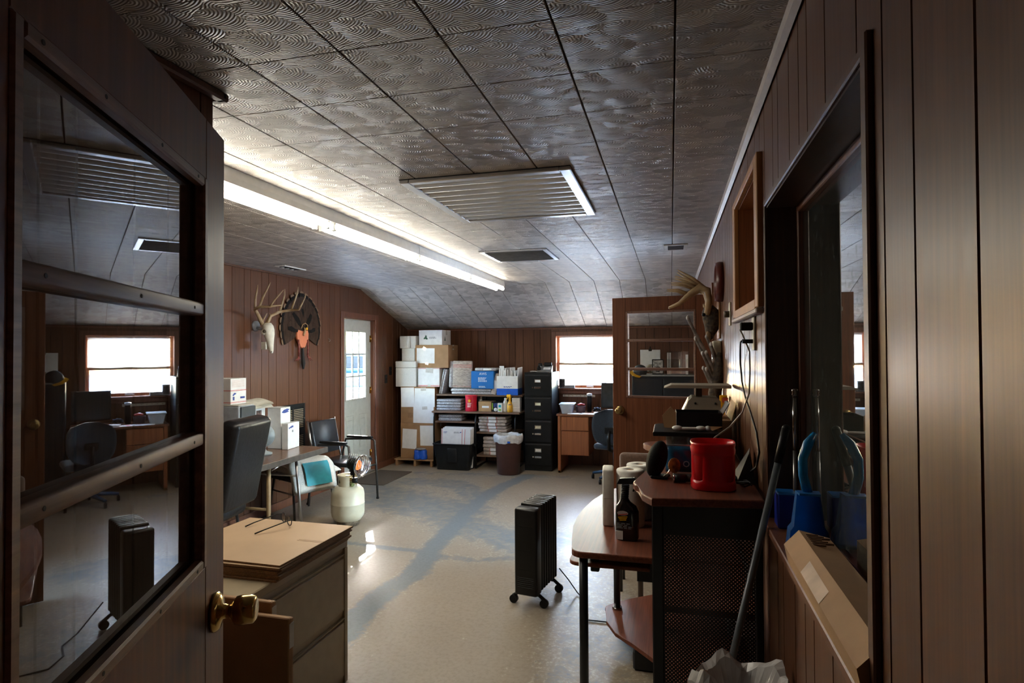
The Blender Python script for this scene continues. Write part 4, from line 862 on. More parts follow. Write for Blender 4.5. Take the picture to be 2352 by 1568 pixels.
MB().box(-.06, .06, -.035, .0, .62, .70, .01).tube([(0, -.04, .66), (0, -.07, .56), (0, -.04, .44), (0, .10, .40)], .022, 8).build('back_bracket', BLKM, t)
MB().box(-.22, .22, .06, .50, .41, .48, .03, 3).build('seat', BLUF, t); MB().cyl((0, .27, .14), (0, .27, .41), .024).build('gas_column', BLKM, t); MB().tube([(.12, .12, .40), (.13, .0, .36), (.135, -.01, .30)], .008, 6).build('lever', BLUS, t)
bs = MB()
for k in range(5): q = k*2*pi/5+.5; bs.tube([(0, .27, .13), (.15*cos(q), .27+.15*sin(q), .105), (.29*cos(q), .27+.29*sin(q), .075)], [.03, .022, .016], 8)
bs.build('star_base', BLUS, t)
for k in range(5): q = k*2*pi/5+.5; x, y = .29*cos(q), .27+.29*sin(q); MB().cyl((x-.012, y, .028), (x+.012, y, .028), .028, seg=14).cyl((x, y, .04), (x, y, .08), .007, seg=8).build('caster', BLK, t)
# ------------------------------------------------------------------ things seen through the far door's panes
t = thing('clipboard', 'white clipboard hanging on the back wall, seen through the far door', 'clipboard', (-.275, YB-.012, 1.33)); MB().box(-.135, .135, -.006, 0, 0, .30, .002).build('board', WBOX, t); MB().box(-.022, .022, -.016, -.006, .28, .315, .003).box(-.008, .008, -.014, -.004, .31, .345, .003).build('clip', BLK, t)
t = thing('dark_cabinet', 'low dark navy cabinet against the back wall behind the far door', 'cabinet', (-.10, 8.12, 0)); NAV = M('navy_enamel', (.006, .012, .018), .4, spec=.25)
MB().box(-.39, .39, -.22, .30, 0, 1.285, .004).build('carcass', NAV, t); MB().box(-.37, -.005, -.232, -.22, .05, 1.255, .003).build('door', NAV, t); MB().box(.005, .37, -.232, -.22, .05, 1.255, .003).build('door', NAV, t)
for x in (-.03, .03): MB().box(x-.005, x+.005, -.25, -.232, .75, .87, .003).build('handle', CHR, t)
MB().box(-.39, .39, -.235, .30, 1.287, 1.305, .003).build('top', M('grey_top', (.25, .25, .25), .4), t)
KHK = M('khaki_cloth', (.16, .13, .08), .8); NVC = M('dark_cap_cloth', (.02, .025, .035), .8)
for (x, y, rz, tilt, mt, br, lb) in ((-.40, 7.97, -.5, .5, NVC, YEL, 'dark cap with a yellow brim on the navy cabinet behind the far door'), (-.255, 8.17, .6, .25, KHK, KHK, 'khaki cap leaning beside the dark cap on the navy cabinet')):
    t = thing('baseball_cap', lb, 'cap', (x, y, 1.325), rz); t.rotation_euler = (.12, tilt, rz)
    MB().lathe([(.085, 0), (.086, .03), (.078, .07), (.05, .10), (.012, .112), (0, .113)], seg=18, sy=1.15).build('crown', mt, t); m = MB()
    m.faces([(.085*cos(q)*s_, -.098*sin(q)*s_-(.055 if s_ > 1 else 0)*1, .004-(.012 if s_ > 1 else 0)) for s_ in (1, 1.05) for q in [pi*.15+pi*.7*k/8 for k in range(9)]], [(k, k+1, k+10, k+9) for k in range(8)]); m.build('brim', br, t)
t = thing('picture_frame', 'small black and white framed picture on the navy cabinet', 'picture', (-.165, 8.04, 1.305)); MB().box(-.075, .075, -.008, .008, 0, .20, .003).build('frame', BLK, t); MB().box(-.062, .062, -.0095, -.008, .015, .185).build('photo', M('photo_print', (.5, .5, .48), .4, var=.4, scale=40), t); o = MB().lathe([(0, 0), (.04, 0), (.036, .004), (.02, .005), (0, .003)], (0, 0, 0), 20).build('round_motif', M('motif_dark', (.1, .1, .1), .4, var=.4, scale=80), t); o.location = (0, -.0095, .07); o.rotation_euler = (pi/2, 0, 0)
ACR = glass('acrylic', (.93, .95, .95), .03, 1.5)
t = thing('acrylic_holder', 'clear acrylic leaflet holder standing on the navy cabinet', 'holder', (.085, 8.06, 1.305))
for k, (x0, x1) in enumerate(((-.14, -.138), (.138, .14))): MB().box(x0, x1, -.05, .05, 0, .29).build('side', ACR, t)
MB().box(-.138, .138, -.05, -.048, 0, .20).build('front', ACR, t); MB().box(-.138, .138, .048, .05, 0, .30).build('back', ACR, t)
for k in range(3): MB().box(-.13+k*.018, -.122+k*.018, -.04, .04, .004, .285, .001).build('leaflet', PAPER, t)
MB().box(.10, .13, -.04, -.03, .004, .26, .001).build('leaflet', PAPER, t)
# ------------------------------------------------------------------ left side of the room
# deer skull on the wall
BONE = M('bleached_bone', (.70, .67, .57), .6, var=.08, scale=30, bump=.1); ANT = M('antler_horn', (.30, .185, .085), .5, var=.4, scale=14, bump=.25, col2=(.44, .33, .19)); PLQ = M('grey_plaque', (.30, .32, .36), .5)
t = thing('deer_skull', 'white deer skull with branching antlers mounted on the left wall', 'skull', (XL+.006, 4.98, 1.80)); t.rotation_euler = (0, 0, 0)
# local: x out of the wall, y along it, z up
sk = MB(); prof = [(-.20, .010, .014), (-.17, .022, .022), (-.12, .030, .030), (-.06, .042, .042), (0, .058, .055), (.05, .062, .06), (.09, .058, .055), (.12, .03, .04)]
vs = []; SEG = 16
for z, ry, rx in prof:
    cxx = .20 - .30*(z+.20)*.55
    for k in range(SEG): q = 2*pi*k/SEG; vs.append((cxx+rx*cos(q), ry*sin(q), z))
fs = [(i*SEG+k, i*SEG+(k+1) % SEG, (i+1)*SEG+(k+1) % SEG, (i+1)*SEG+k) for i in range(len(prof)-1) for k in range(SEG)]+[tuple(range(SEG))[::-1], tuple(range((len(prof)-1)*SEG, len(prof)*SEG))]
sk.faces(vs, fs, True)
for s in (-1, 1): sk.ball((.14, s*.052, .02), .03, 1, .6, 1); sk.box(.10, .16, s*.03-.012, s*.03+.012, -.16, -.08, .004)
sk.build('skull', BONE, t)
for s in (-1, 1): MB().ball((.155, s*.060, .028), .020, 1, .7, 1).build('eye_socket', M('socket_dark', (.09, .065, .04), .8), t)
for s in (-1, 1): MB().ball((.205, s*.010, -.175), .010, .7, .6, 2).build('nose_hollow', MATS['socket_dark'], t)
o = MB().lathe([(0, 0), (.055, 0), (.055, .02), (0, .022)], (0, 0, 0), 20).build('mount_plate', PLQ, t); o.rotation_euler = (0, pi/2, 0); o.location = (0, -.01, .09)
MB().cyl((.01, 0, .07), (.12, 0, .05), .016).build('mount_arm', PLQ, t)
def antler(s):
    a = MB(); b0 = V((.11, s*.035, .11))
    beam = [b0, V((.11, s*.10, .20)), V((.15, s*.20, .25)), V((.25, s*.26, .27)), V((.36, s*.24, .27)), V((.44, s*.16, .29))]
    a.tube(beam, [.022, .019, .017, .015, .011, .004], 8)
    for p, d, r in ((beam[0], V((.05, -s*.01, .11)), .009), (beam[2], V((.05, s*.02, .25)), .012), (beam[3], V((.11, -s*.03, .25)), .011), (beam[4], V((.12, -s*.05, .17)), .009)):
        a.tube([p, p+d*.4+V((.0, s*.012, 0)), p+d*.75+V((.006, s*.01, 0)), p+d], [r*1.2, r, r*.7, .0025], 7)
    return a.build('antler', ANT, t)
antler(-1); antler(1)
t.scale = (.92, .92, .92)
# turkey fan mount
FEA = M('bronze_turkey_feather', (.058, .034, .023), .85, spec=.12, var=.35, scale=40, stretch=(1, 1, .3), col2=(.028, .017, .012)); FTIP = M('feather_dark_band', (.012, .010, .009), .85, spec=.12); FTP2 = M('feather_tan_tip', (.20, .115, .06), .7)
PLA = M('salmon_plaque', (.62, .19, .085), .5, var=.06)
t = thing('turkey_mount', 'turkey tail fan on a salmon plaque with feet and beard on the left wall', 'trophy', (XL+.008, 5.70, 1.86))
NF = 19
for k in range(NF):
    q = lerp(-1.95, 1.95, k/(NF-1)); L = .43-.035*abs(q); w = .040; d0 = .016+.0035*(k % 2)+.004*(1-abs(q)/2)
    c, s = cos(q), sin(q); P = lambda u, v, e: (d0+e, u*s+v*c, u*c-v*s)
    f = MB(); f.faces([P(.03, -.008, 0), P(.03, .008, 0), P(L*.55, w*.85, .006), P(L*.55, -w*.85, .006), P(L*.86, w, .003), P(L*.86, -w, .003)], [(0,1,2,3), (3,2,4,5)]); fo = f.build('tail_feather', FEA, t)
    g = MB(); g.faces([P(L*.86, -w, .003), P(L*.86, w, .003), P(L*.95, w*.9, .001), P(L*.95, -w*.9, .001)], [(0,1,2,3)]); g.build('dark_band', FTIP, fo)
    g = MB(); g.faces([P(L*.95, -w*.9, .001), P(L*.95, w*.9, .001), P(L, w*.5, -.002), P(L, -w*.5, -.002)], [(0,1,2,3)]); g.build('tan_tip', FTP2, fo)
for k in range(13):
    q = lerp(-1.5, 1.5, k/12); L = .25; w = .034; d0 = .028+.003*(k % 2); c, s = cos(q), sin(q); P = lambda u, v, e: (d0+e, u*s+v*c, u*c-v*s)
    f = MB(); f.faces([P(.0, -.01, .01), P(.0, .01, .01), P(L*.6, w, .012), P(L*.6, -w, .012), P(L, w*.5, .0), P(L, -w*.5, 0)], [(0,1,2,3), (3,2,4,5)]); f.build('covert_feather', FTIP if k % 3 == 0 else FEA, t)
pl = [(-.085, .02), (.085, .02), (.105, -.03), (.10, -.09), (.06, -.13), (.045, -.175), (0, -.20), (-.045, -.175), (-.06, -.13), (-.10, -.09), (-.105, -.03)]
MB(MX.Translation((.012, 0, 0)) @ MX.Rotation(pi/2, 4, 'Z') @ MX.Rotation(pi/2, 4, 'X')).prism(pl, 0, .028, .006).build('plaque', PLA, t)
for s in (-1, 1):
    lg = MB(); y = s*.082; lg.tube([(.035, y, -.10), (.045, y, -.20), (.04, y, -.28)], [.013, .010, .009], 8)
    for dy in (-.03, 0, .03): lg.tube([(.04, y, -.28), (.055, y+dy*.6+s*.02, -.305), (.045, y+dy+s*.05, -.33)], [.008, .006, .003], 6)
    lg.tube([(.04, y, -.26), (.06, y-.01, -.25)], [.005, .002], 6); lg.build('leg', M('turkey_leg_skin', (.26, .06, .045), .6, var=.25, scale=50), t)
bd = MB(); bd.tube([(.03, 0, -.18), (.035, 0, -.26), (.035, .012, -.36), (.03, .018, -.42)], [.012, .017, .022, .010], 8); bd.build('beard', M('black_beard_hair', (.012, .010, .009), .75, stretch=(20, 20, 1)), t)
bn = MB(); bn.tube([(.055, .01*sin(a), .03-.018*a) for a in range(6)], [.006, .01, .012, .013, .010, .006], 8); bn.build('curled_spur', M('horn_tan', (.38, .22, .10), .5), t); bn = MB(); bn.tube([(.05, -.05, .02), (.055, -.03, .065), (.055, .02, .08), (.055, .06, .06), (.05, .065, .02)], .005, 6); bn.build('cord', MATS['horn_tan'], t)
MB().cyl((.045, .052, .02), (.055, .052, .02), .014, seg=14).build('shell_badge', YEL, t)
# switches and small hook
for (y, z, lb) in ((7.735, 1.235, 'lower dark switch plate on the left wall by the exterior door'), (7.872, 1.345, 'upper dark switch plate on the left wall by the exterior door')):
    t = thing('switch_plate', lb, 'switch', (XL+.006, y, z)); MB().box(0, .007, -.038, .038, -.06, .06, .002).build('plate', BLK, t); MB().box(.007, .016, -.006, .006, -.012, .012, .002).build('toggle', BLK, t)
t = thing('wall_hook', 'tiny metal hook on the left wall between turkey and door', 'hook', (XL+.006, 6.27, 1.76)); MB().tube([(0, 0, .02), (.012, 0, .015), (.02, 0, 0), (.012, 0, -.012), (.004, 0, -.008)], .003, 6).build('hook', STEEL, t); MB().lathe([(0, 0), (.008, 0), (0, .004)], (0, 0, .02), 8).build('screw', STEEL, t)
# wall grille
t = thing('wall_grille', 'black framed wall grille with tan louvres behind the folding table', 'grille', (XL+.007, 5.56, .30)); LOU = M('tan_louvre', (.27, .215, .145), .5)
fr = MB().box(0, .014, -.22, -.185, 0, .765, .003).box(0, .014, .185, .22, 0, .765, .003).box(0, .014, -.185, .185, 0, .04, .003).box(0, .014, -.185, .185, .72, .765, .003).box(0, .016, -.185, .185, .43, .50, .003).box(0, .013, -.014, .014, .04, .72, .002); fr.build('frame', BLKM, t)
MB().box(-.001, .001, -.185, .185, .04, .72).build('backing', VDK, t)
for h0, h1 in ((.045, .43), (.50, .718)):
    n = int((h1-h0)/.019)
    for k in range(n):
        for s in (-1, 1):
            o = MB(MX.Translation((.007, s*.0995, h0+(k+.5)*.019)) @ MX.Rotation(-.6, 4, 'Y')).box(-.006, .006, -.0855, .0855, -.0035, .0035).build('louvre', LOU, t)
for y, z in ((-.20, .59), (.20, .60)): MB().ball((.016, y, z), .006).build('screw', STEEL, t)
# folding table
TTOP = wood('brown_table_laminate', (.20, .105, .06), (.125, .06, .035), rough=.22, axis='y', rnd=.02); BEI = M('tan_leg_enamel', (.36, .25, .13), .45)
t = thing('folding_table', 'brown folding table with metal edge along the left wall', 'table', (-3.49, 4.04, 0))
MB().box(-.385, .382, -.06, .89, .722, .74, .003).build('tabletop', TTOP, t)
for (x0, x1, y0, y1) in ((.382, .392, -.06, .90), (-.395, -.385, -.06, .90), (-.385, .382, -.07, -.06), (-.385, .382, .89, .90)): MB().box(x0, x1, y0, y1, .692, .741, .003).build('metal_edge', M('dull_edge_metal', (.23, .20, .17), .35, .8), t)
MB().tube([(.33, .13, .70), (.33, .13, .02)], .018, 10).build('leg', BEI, t); MB().tube([(-.33, .13, .70), (-.33, .13, .02)], .018, 10).build('leg', BEI, t)
MB().tube([(.34, .48, .70), (.335, .58, .01)], .013, 10).build('leg', STEEL, t); MB().tube([(-.33, .48, .70), (-.33, .58, .01)], .013, 10).build('leg', STEEL, t); MB().tube([(.34, .50, .55), (-.33, .50, .55)], .009, 8).build('leg_brace', STEEL, t); MB().tube([(.33, .16, .66), (.335, .36, .70)], .008, 8).build('leg_brace', STEEL, t); MB().tube([(.33, .13, .35), (-.33, .13, .35)], .012, 8).build('leg_brace', BEI, t)
for x in (.33, -.33): MB().cyl((x, .13, 0), (x, .13, .03), .02, seg=12).build('foot', BLK, t)
# things on the table
PRL = M('pale_blue_grey_plastic', (.33, .36, .40), .4); PRD = M('dark_slate_plastic', (.035, .045, .055), .4)
t = thing('printer', 'pale grey and slate office printer standing on the folding table', 'printer', (-3.645, 4.285, .741)); MB().box(-.195, .185, -.10, .10, 0, .435, .010, 2).build('housing', PRL, t); MB().box(.185, .198, -.085, .095, .20, .43, .004).build('front_panel', PRD, t); MB().box(-.19, .18, -.095, .095, .435, .445, .004).build('top_cover', M('cream_plastic', (.55, .52, .46), .5), t); MB().box(-.10, .0, -.1012, -.10, .375, .39).build('badge', PRD, t)
MB().box(.186, .26, -.07, .08, .10, .112, .003).build('output_tray', PRD, t)
b = carton('white mailing box with red stripes and blue emblem on top of the printer', -3.80, -3.56, 4.21, 4.40, 1.187, 1.405, WBOX, 'mailing_box', tape=False)
def face_x(parent, name, y0, y1, z0, z1, x, mat, t=.001): return MB().box(x, x+t, y0, y1, z0, z1).build(name, mat, parent)
for z in (.012, .018, .112, .118): face_x(b, 'red_stripe', -.094, .094, z, z+.003, .12, REDP); slab(b, 'red_stripe', -.12, .12, z, z+.003, -.095, REDP)
for k in range(7): face_x(b, 'red_print', -.08, .07, .20-k*.009, .202-k*.009, .12, M('pale_red_print', (.62, .35, .3), .6))
m = MB(); m.faces([(.1215, y, z) for y, z in ((-.075, .078), (-.055, .098), (-.03, .095), (-.035, .085), (-.05, .080), (-.065, .070))], [tuple(range(6))]); m.build('printed_emblem', BLUP, b); face_x(b, 'blue_print', .02, .075, .045, .062, .12, BLUP); face_x(b, 'blue_print', -.07, -.05, .035, .065, .12, BLUP)
t = thing('paper_tray', 'white paper bin with loose sheets curling over its top', 'tray', (-3.705, 4.60, .741)); m, _ = tote_shell(.10, .12, .105, .125, .40, .004); m.build('bin', WBOX, t)
MB().box(.105, .1065, -.02, .05, .28, .36).build('printed_photo', M('print_brown', (.2, .12, .1), .5, var=.5, scale=60), t)
for k in range(5):
    m = MB(); N = 8; vs = []
    for i in range(N+1):
        x = lerp(-.12, .16, i/N); z = .402+.006*k+.03*sin(i/N*pi*(.8+.1*k))-.04*max(0, (i/N-.6))*(k % 3)
        vs += [(x, -.15, z), (x, .15, z+.01*(k % 2))]
    m.faces(vs, [(2*i, 2*i+2, 2*i+3, 2*i+1) for i in range(N)], True); o = m.build('paper_sheet', M('cream_paper', (.66, .62, .52), .6), t); o.rotation_euler = (0, 0, .1*(k-2))
b = carton('white box with a blue emblem standing behind the white tablet-like box', -3.60, -3.46, 4.655, 4.80, .741, 1.115, WBOX, 'mailing_box', tape=False); b.location = (-3.525, 4.80, .741); 
m = MB(); m.faces([(.0715, y, z) for y, z in ((-.06, .33), (-.03, .352), (.02, .36), (.06, .352), (.03, .34), (.05, .33), (.0, .322), (-.03, .322))], [tuple(range(8))]); m.build('printed_emblem', BLUP, b)
t = thing('mailing_box', 'tall flat white box with blue stamp standing on the folding table', 'box', (-3.40, 4.80, .741), .10); MB().box(-.03, .03, -.10, .10, 0, .235, .003).build('body', WBOX, t)
for k in range(3): MB().box(.030, .0312, -.085+.022*k, -.07+.03*k, .185+.004*k, .20+.005*k).build('blue_stamp', BLUP, t)
MB().box(.030, .0312, -.03, -.01, .15, .17).build('grey_stamp', GREYP, t)
t = thing('desk_fan', 'small grey desk fan on the folding table behind the leather chair', 'fan', (-3.42, 4.44, .741)); GRF = M('blue_grey_plastic', (.25, .29, .30), .4)
MB().lathe([(0, 0), (.075, 0), (.075, .015), (.03, .03), (.018, .05), (.018, .09), (0, .095)], seg=20).build('base', GRF, t)
m = MB(MX.Translation((0, 0, .16)) @ MX.Rotation(pi/2, 4, 'X') @ MX.Rotation(.5, 4, 'Y')); m.lathe([(.03, -.05), (.075, -.045), (.095, -.02), (.098, 0), (.092, .03), (.02, .045), (0, .046)], seg=24); m.build('shroud', GRF, t); MB().ball((0, -.05, .16), .025).build('hub', BLK, t)
# leather office chair, seen from the side
LEA = M('black_leather', (.012, .012, .014), .36, var=.25, scale=40, bump=.12, spec=.4)
t = thing('leather_chair', 'high-backed black leather office chair beside the open door', 'chair', (-3.215, 3.66, 0), .15); 
bk = MB(MX.Translation((.12, 0, .50)) @ MX.Rotation(.20, 4, 'Y')); bk.box(-.075, .065, -.24, .24, 0, .66, .045, 4); bk.build('backrest', LEA, t)
hb = MB(MX.Translation((.12, 0, .50)) @ MX.Rotation(.20, 4, 'Y')); hb.box(-.10, -.06, -.22, .22, .40, .62, .03, 3).box(-.10, -.06, -.22, .22, .05, .36, .03, 3); hb.build('back_cushion', LEA, t)
MB().box(-.42, .10, -.25, .25, .40, .52, .045, 4).build('seat', LEA, t)
for s in (-1, 1): MB().tube([(-.02, s*.27, .44), (-.02, s*.29, .62), (-.10, s*.29, 0.63), (-.30, s*.29, 0.63)], .02, 8).box(-.30, -.02, s*.29-.03, s*.29+.03, 0.63, .66, .012, 2).build('armrest', BLK, t)
MB().cyl((-.15, 0, .12), (-.15, 0, .40), .028).build('gas_column', BLKM, t); bs = MB()
for k in range(5): q = k*2*pi/5; bs.tube([(-.15, 0, .12), (-.15+.30*cos(q), .30*sin(q), .075)], [.03, .018], 8)
bs.build('star_base', BLKM, t)
for k in range(5): q = k*2*pi/5; MB().cyl((-.15+.30*cos(q), .30*sin(q)-.014, .03), (-.15+.30*cos(q), .30*sin(q)+.014, .03), .03, seg=12).build('caster', BLK, t)
# black vinyl armchair by the wall
VIN = M('black_vinyl', (.014, .015, .018), .28, var=.2, scale=30, bump=.05, spec=.6); TUBE_M = M('dark_bronze_tube', (.06, .055, .05), .3, .6)
t = thing('arm_chair', 'black vinyl stacking armchair with steel frame beside the exterior door', 'chair', (-3.46, 5.80, 0), -.10)   # faces +x
bk = MB(MX.Translation((-.20, 0, .52)) @ MX.Rotation(-.20, 4, 'Y')); bk.box(-.02, .02, -.205, .205, 0, .36, .012, 2); bk.build('backrest', VIN, t)
MB().box(-.20, .24, -.215, .215, .415, .46, .014, 2).build('seat', VIN, t)
for s in (-1, 1):
    MB().tube([(-.285, s*.225, .885), (-.235, s*.225, .64), (-.18, s*.225, .42), (-.20, s*.225, .40)], .0125, 8).build('back_upright', CHR, t)
    MB().tube([(-.27, s*.235, .0), (-.20, s*.235, .40), (-.13, s*.235, .64), (.20, s*.235, .66), (.25, s*.235, .64), (.27, s*.235, .40), (.29, s*.235, .0)], .0125, 8).build('side_frame', TUBE_M, t)
    MB().box(-.11, .22, s*.235-.022, s*.235+.022, .66, .685, .009, 2).build('arm_pad', BLK, t)
    for x in (-.27, .29): MB().cyl((x, s*.235, 0), (x, s*.235, .02), .016, seg=10).build('foot', BLK, t)
MB().tube([(.27, -.235, .38), (.27, .235, .38)], .011, 8).tube([(-.19, -.235, .38), (-.19, .235, .38)], .011, 8).build('cross_bar', TUBE_M, t)
# low bench with sacks
t = thing('steel_bench', 'low black bench with splayed steel legs under the white sacks', 'bench', (-3.58, 5.24, 0), -.42)
MB().box(-.22, .22, -.25, .25, .385, .42, .010, 2).build('seat', VIN, t)
for sx in (-1, 1):
    for sy in (-1, 1): MB().tube([(sx*.17, sy*.20, .385), (sx*.24, sy*.225, 0)], .012, 8).build('leg', TUBE_M, t)
for sy in (-1, 1): MB().tube([(.19, sy*.21, .26), (-.19, sy*.21, .26)], .008, 8).build('stretcher', STEEL, t)
SACK = M('woven_white_sack', (.62, .60, .54), .6, var=.12, scale=120, bump=.15); TEAL = M('teal_sack_print', (.02, .30, .38), .6, var=.1)
def sack(name, label, loc, rz, L, Wd, th, drop, bend):
    t = thing(name, label, 'sack', loc, rz); m = MB(); NU, NV = 22, 12; top, bot = [], []
    def base(u):   # centre line: runs flat then drops over the edge
        x = u*L
        if x < bend: return V((x, 0, 0)), 0.0
        e = x-bend; a = min(1.25, e/.16); r = .128
        if e < .16: return V((bend+r*sin(a), 0, -r*(1-cos(a)))), a
        return V((bend+r*sin(1.25)+(e-.16)*cos(1.25), 0, -r*(1-cos(1.25))-(e-.16)*sin(1.25))), 1.25
    vs = []
    for sgn in (1, -1):
        for i in range(NU+1):
            u = i/NU; c, a = base(u)
            for j in range(NV+1):
                v = lerp(-1, 1, j/NV); f = (max(0, 1-(2*u-1)**8))**.5*(max(0, 1-v**6))**.5
                h = th*f*(.5+.10*sin(7*u+3*v)+.05*sin(19*v+5*u)) * (.55 if u > .72 else 1)
                vs.append((c.x-sgn*sin(a)*-h*1, v*Wd/2*(1+.02*sin(11*u)), c.z+sgn*cos(a)*h))
    n1 = (NU+1)*(NV+1); fs = []
    for i in range(NU):
        for j in range(NV): a = i*(NV+1)+j; fs += [(a, a+NV+1, a+NV+2, a+1), (n1+a+1, n1+a+NV+2, n1+a+NV+1, n1+a)]
    m.faces(vs, fs, True); bmesh.ops.remove_doubles(m.bm, verts=m.bm.verts[:], dist=.0015); o = m.build('sack_body', SACK, t); return t, base
t, base = sack('feed_sack', 'plain white woven sack lying on the steel bench under the printed sack', (-3.80, 5.33, .472), -.42, .62, .44, .10, .1, .54)
t, base = sack('feed_sack', 'white woven sack with a teal panel drooping over the bench front', (-3.82, 5.28, .565), -.48, .80, .46, .085, .1, .46)
pt = MB(); vs = []; N = 8
for i in range(N+1):
    c, a = base(lerp(.70, .93, i/N))
    for y in (-.20, .06): vs.append((c.x+sin(a)*.040, y*1.0+.1, c.z+cos(a)*.040))
pt.faces(vs, [(2*i, 2*i+2, 2*i+3, 2*i+1) for i in range(N)], True); pt.build('teal_panel', TEAL, t)
m = MB()
for k in range(14):
    y = lerp(-.18, .2, random.random()); u = lerp(.1, .5, random.random()); c, a = base(u); m.box(c.x, c.x+.02, y, y+.012, .034, .0455)
t = thing('poly_mailer', 'crumpled clear and white mailer with a red stripe on top of the sacks', 'mailers', (-3.62, 5.10, .625), .35); m = MB(); vs = []; NX, NY = 10, 6
for i in range(NX+1):
    for j in range(NY+1): vs.append((lerp(-.19, .19, i/NX), lerp(-.10, .10, j/NY), .018+.03*max(0, i/NX-.6)+.014*sin(5*i+3*j)+.01*sin(2*i-4*j)))
n1 = len(vs); vs += [(x, y, z-.016) for x, y, z in vs]; fs = []
for i in range(NX):
    for j in range(NY): a = i*(NY+1)+j; fs += [(a, a+NY+1, a+NY+2, a+1), (n1+a+1, n1+a+NY+2, n1+a+NY+1, n1+a)]
m.faces(vs, fs, True); m.build('film', LINER, t); MB().box(.06, .17, -.02, -.012, .055, .066).build('red_stripe', REDP, t)
# propane cylinder with radiant heater
CRM = M('cream_cylinder_paint', (.60, .56, .42), .42, var=.10, scale=7, col2=(.50, .44, .31)); RUST = M('rusty_foot_ring', (.22, .15, .09), .8, var=.4, scale=30)
t = thing('propane_heater', 'cream propane cylinder with a glowing radiant heater head', 'heater', (-2.955, 5.045, 0))
MB().lathe([(0, .03), (.06, .035), (.12, .05), (.148, .09), (.153, .12), (.153, .20), (.1545, .203), (.1545, .207), (.153, .21), (.153, .285), (.143, .33), (.11, .362), (.05, .378), (0, .38)], seg=36).build('tank', CRM, t)
MB().lathe([(.095, .0), (.10, 0), (.105, .06), (.10, .06), (.096, .012)], seg=24).build('foot_ring', RUST, t)
cl = MB(); vs = []; seg = 26
for k in range(seg+1):
    q = lerp(-.5, 4.1, k/seg)+pi*.42
    for r, z in ((.088, .355), (.092, .455), (.097, .47), (.089, .468), (.084, .355)): vs.append((r*cos(q), r*sin(q), z))
cl.faces(vs, [(5*k+i, 5*k+5+i, 5*k+6+i, 5*k+1+i) for k in range(seg) for i in range(4)], True); cl.build('collar', CRM, t)
for q in (3.6, 4.3): MB().ball((.0905*cos(q), .0905*sin(q), .415), .014, .5, .5, 1.2).build('collar_slot', MATS['socket_dark'], t)
MB().cyl((0, 0, .37), (0, 0, .46), .02).cyl((0, 0, .43), (.07, -.02, .43), .015).build('valve', BRASS, t); MB().cyl((.09, -.03, .405), (.09, -.03, .45), .026, seg=14).build('valve_knob', BLK, t); MB().cyl((.05, -.04, .40), (.085, -.055, .385), .018, seg=12).build('regulator', M('green_fitting', (.16, .18, .06), .5), t)
MB().tube([(.07, -.02, .43), (.075, -.02, .49), (.06, -.02, .545)], .011, 8).box(.045, .075, -.04, 0, .47, .53, .005).build('burner_stem', BLK, t)
hd = MX.Translation((.125, -.02, .565)) @ MX.Rotation(-.16, 4, 'Z') @ MX.Rotation(pi/2+.10, 4, 'Y')
b = MB(hd)
for k in range(4): b.lathe([(.0, -.10+k*.022), (.052, -.10+k*.022), (.056, -.088+k*.022), (.030, -.086+k*.022)], seg=20)
b.build('burner_housing', BLK, t)
def lat(mb, prof, seg=32): return mb.lathe(prof, seg=seg)
GLOW = M('glowing_ceramic', (1.0, .14, .015), .6, emit=.10); MB(hd).lathe([(0, .004), (.042, .003), (.046, -.004), (.046, -.012)], seg=24).build('burner_plaque', GLOW, t)
MB(hd).lathe([(.046, -.008), (.075, .0), (.10, .025), (.105, .045), (.103, .046), (.098, .027), (.074, .003), (.046, -.005)], seg=36).build('reflector', CHR, t)
gd = MB(hd)
for k in range(7): y = lerp(-.085, .085, k/6); w = math.sqrt(max(0, .103**2-y*y)); gd.tube([(-w, y, .046), (-w*.5, y, .068), (0, y, .074), (w*.5, y, .068), (w, y, .046)], .0016, 5)
gd.tube([(.103*cos(a*pi/12), .103*sin(a*pi/12), .046) for a in range(25)], .0025, 5); gd.build('wire_guard', CHR, t)
hr = MB(MX.Translation((.05, -.02, .62)))
for k in range(6): hr.tube([(-.03+k*.022, -.03, -.02), (-.02+k*.022, 0, .05)], .0018, 5)
hr.build('wire_handle', CHR, t)
# door mat
m = MB().box(-.24, .24, -.42, .40, 0, .012, .004).build('door_mat', M('brown_door_mat', (.10, .075, .055), .95, var=.25, scale=90, bump=.4)); solo(m, 'dark brown door mat on the floor before the exterior door', 'mat', (-3.62, 7.02, 0), (0, 0, .0))
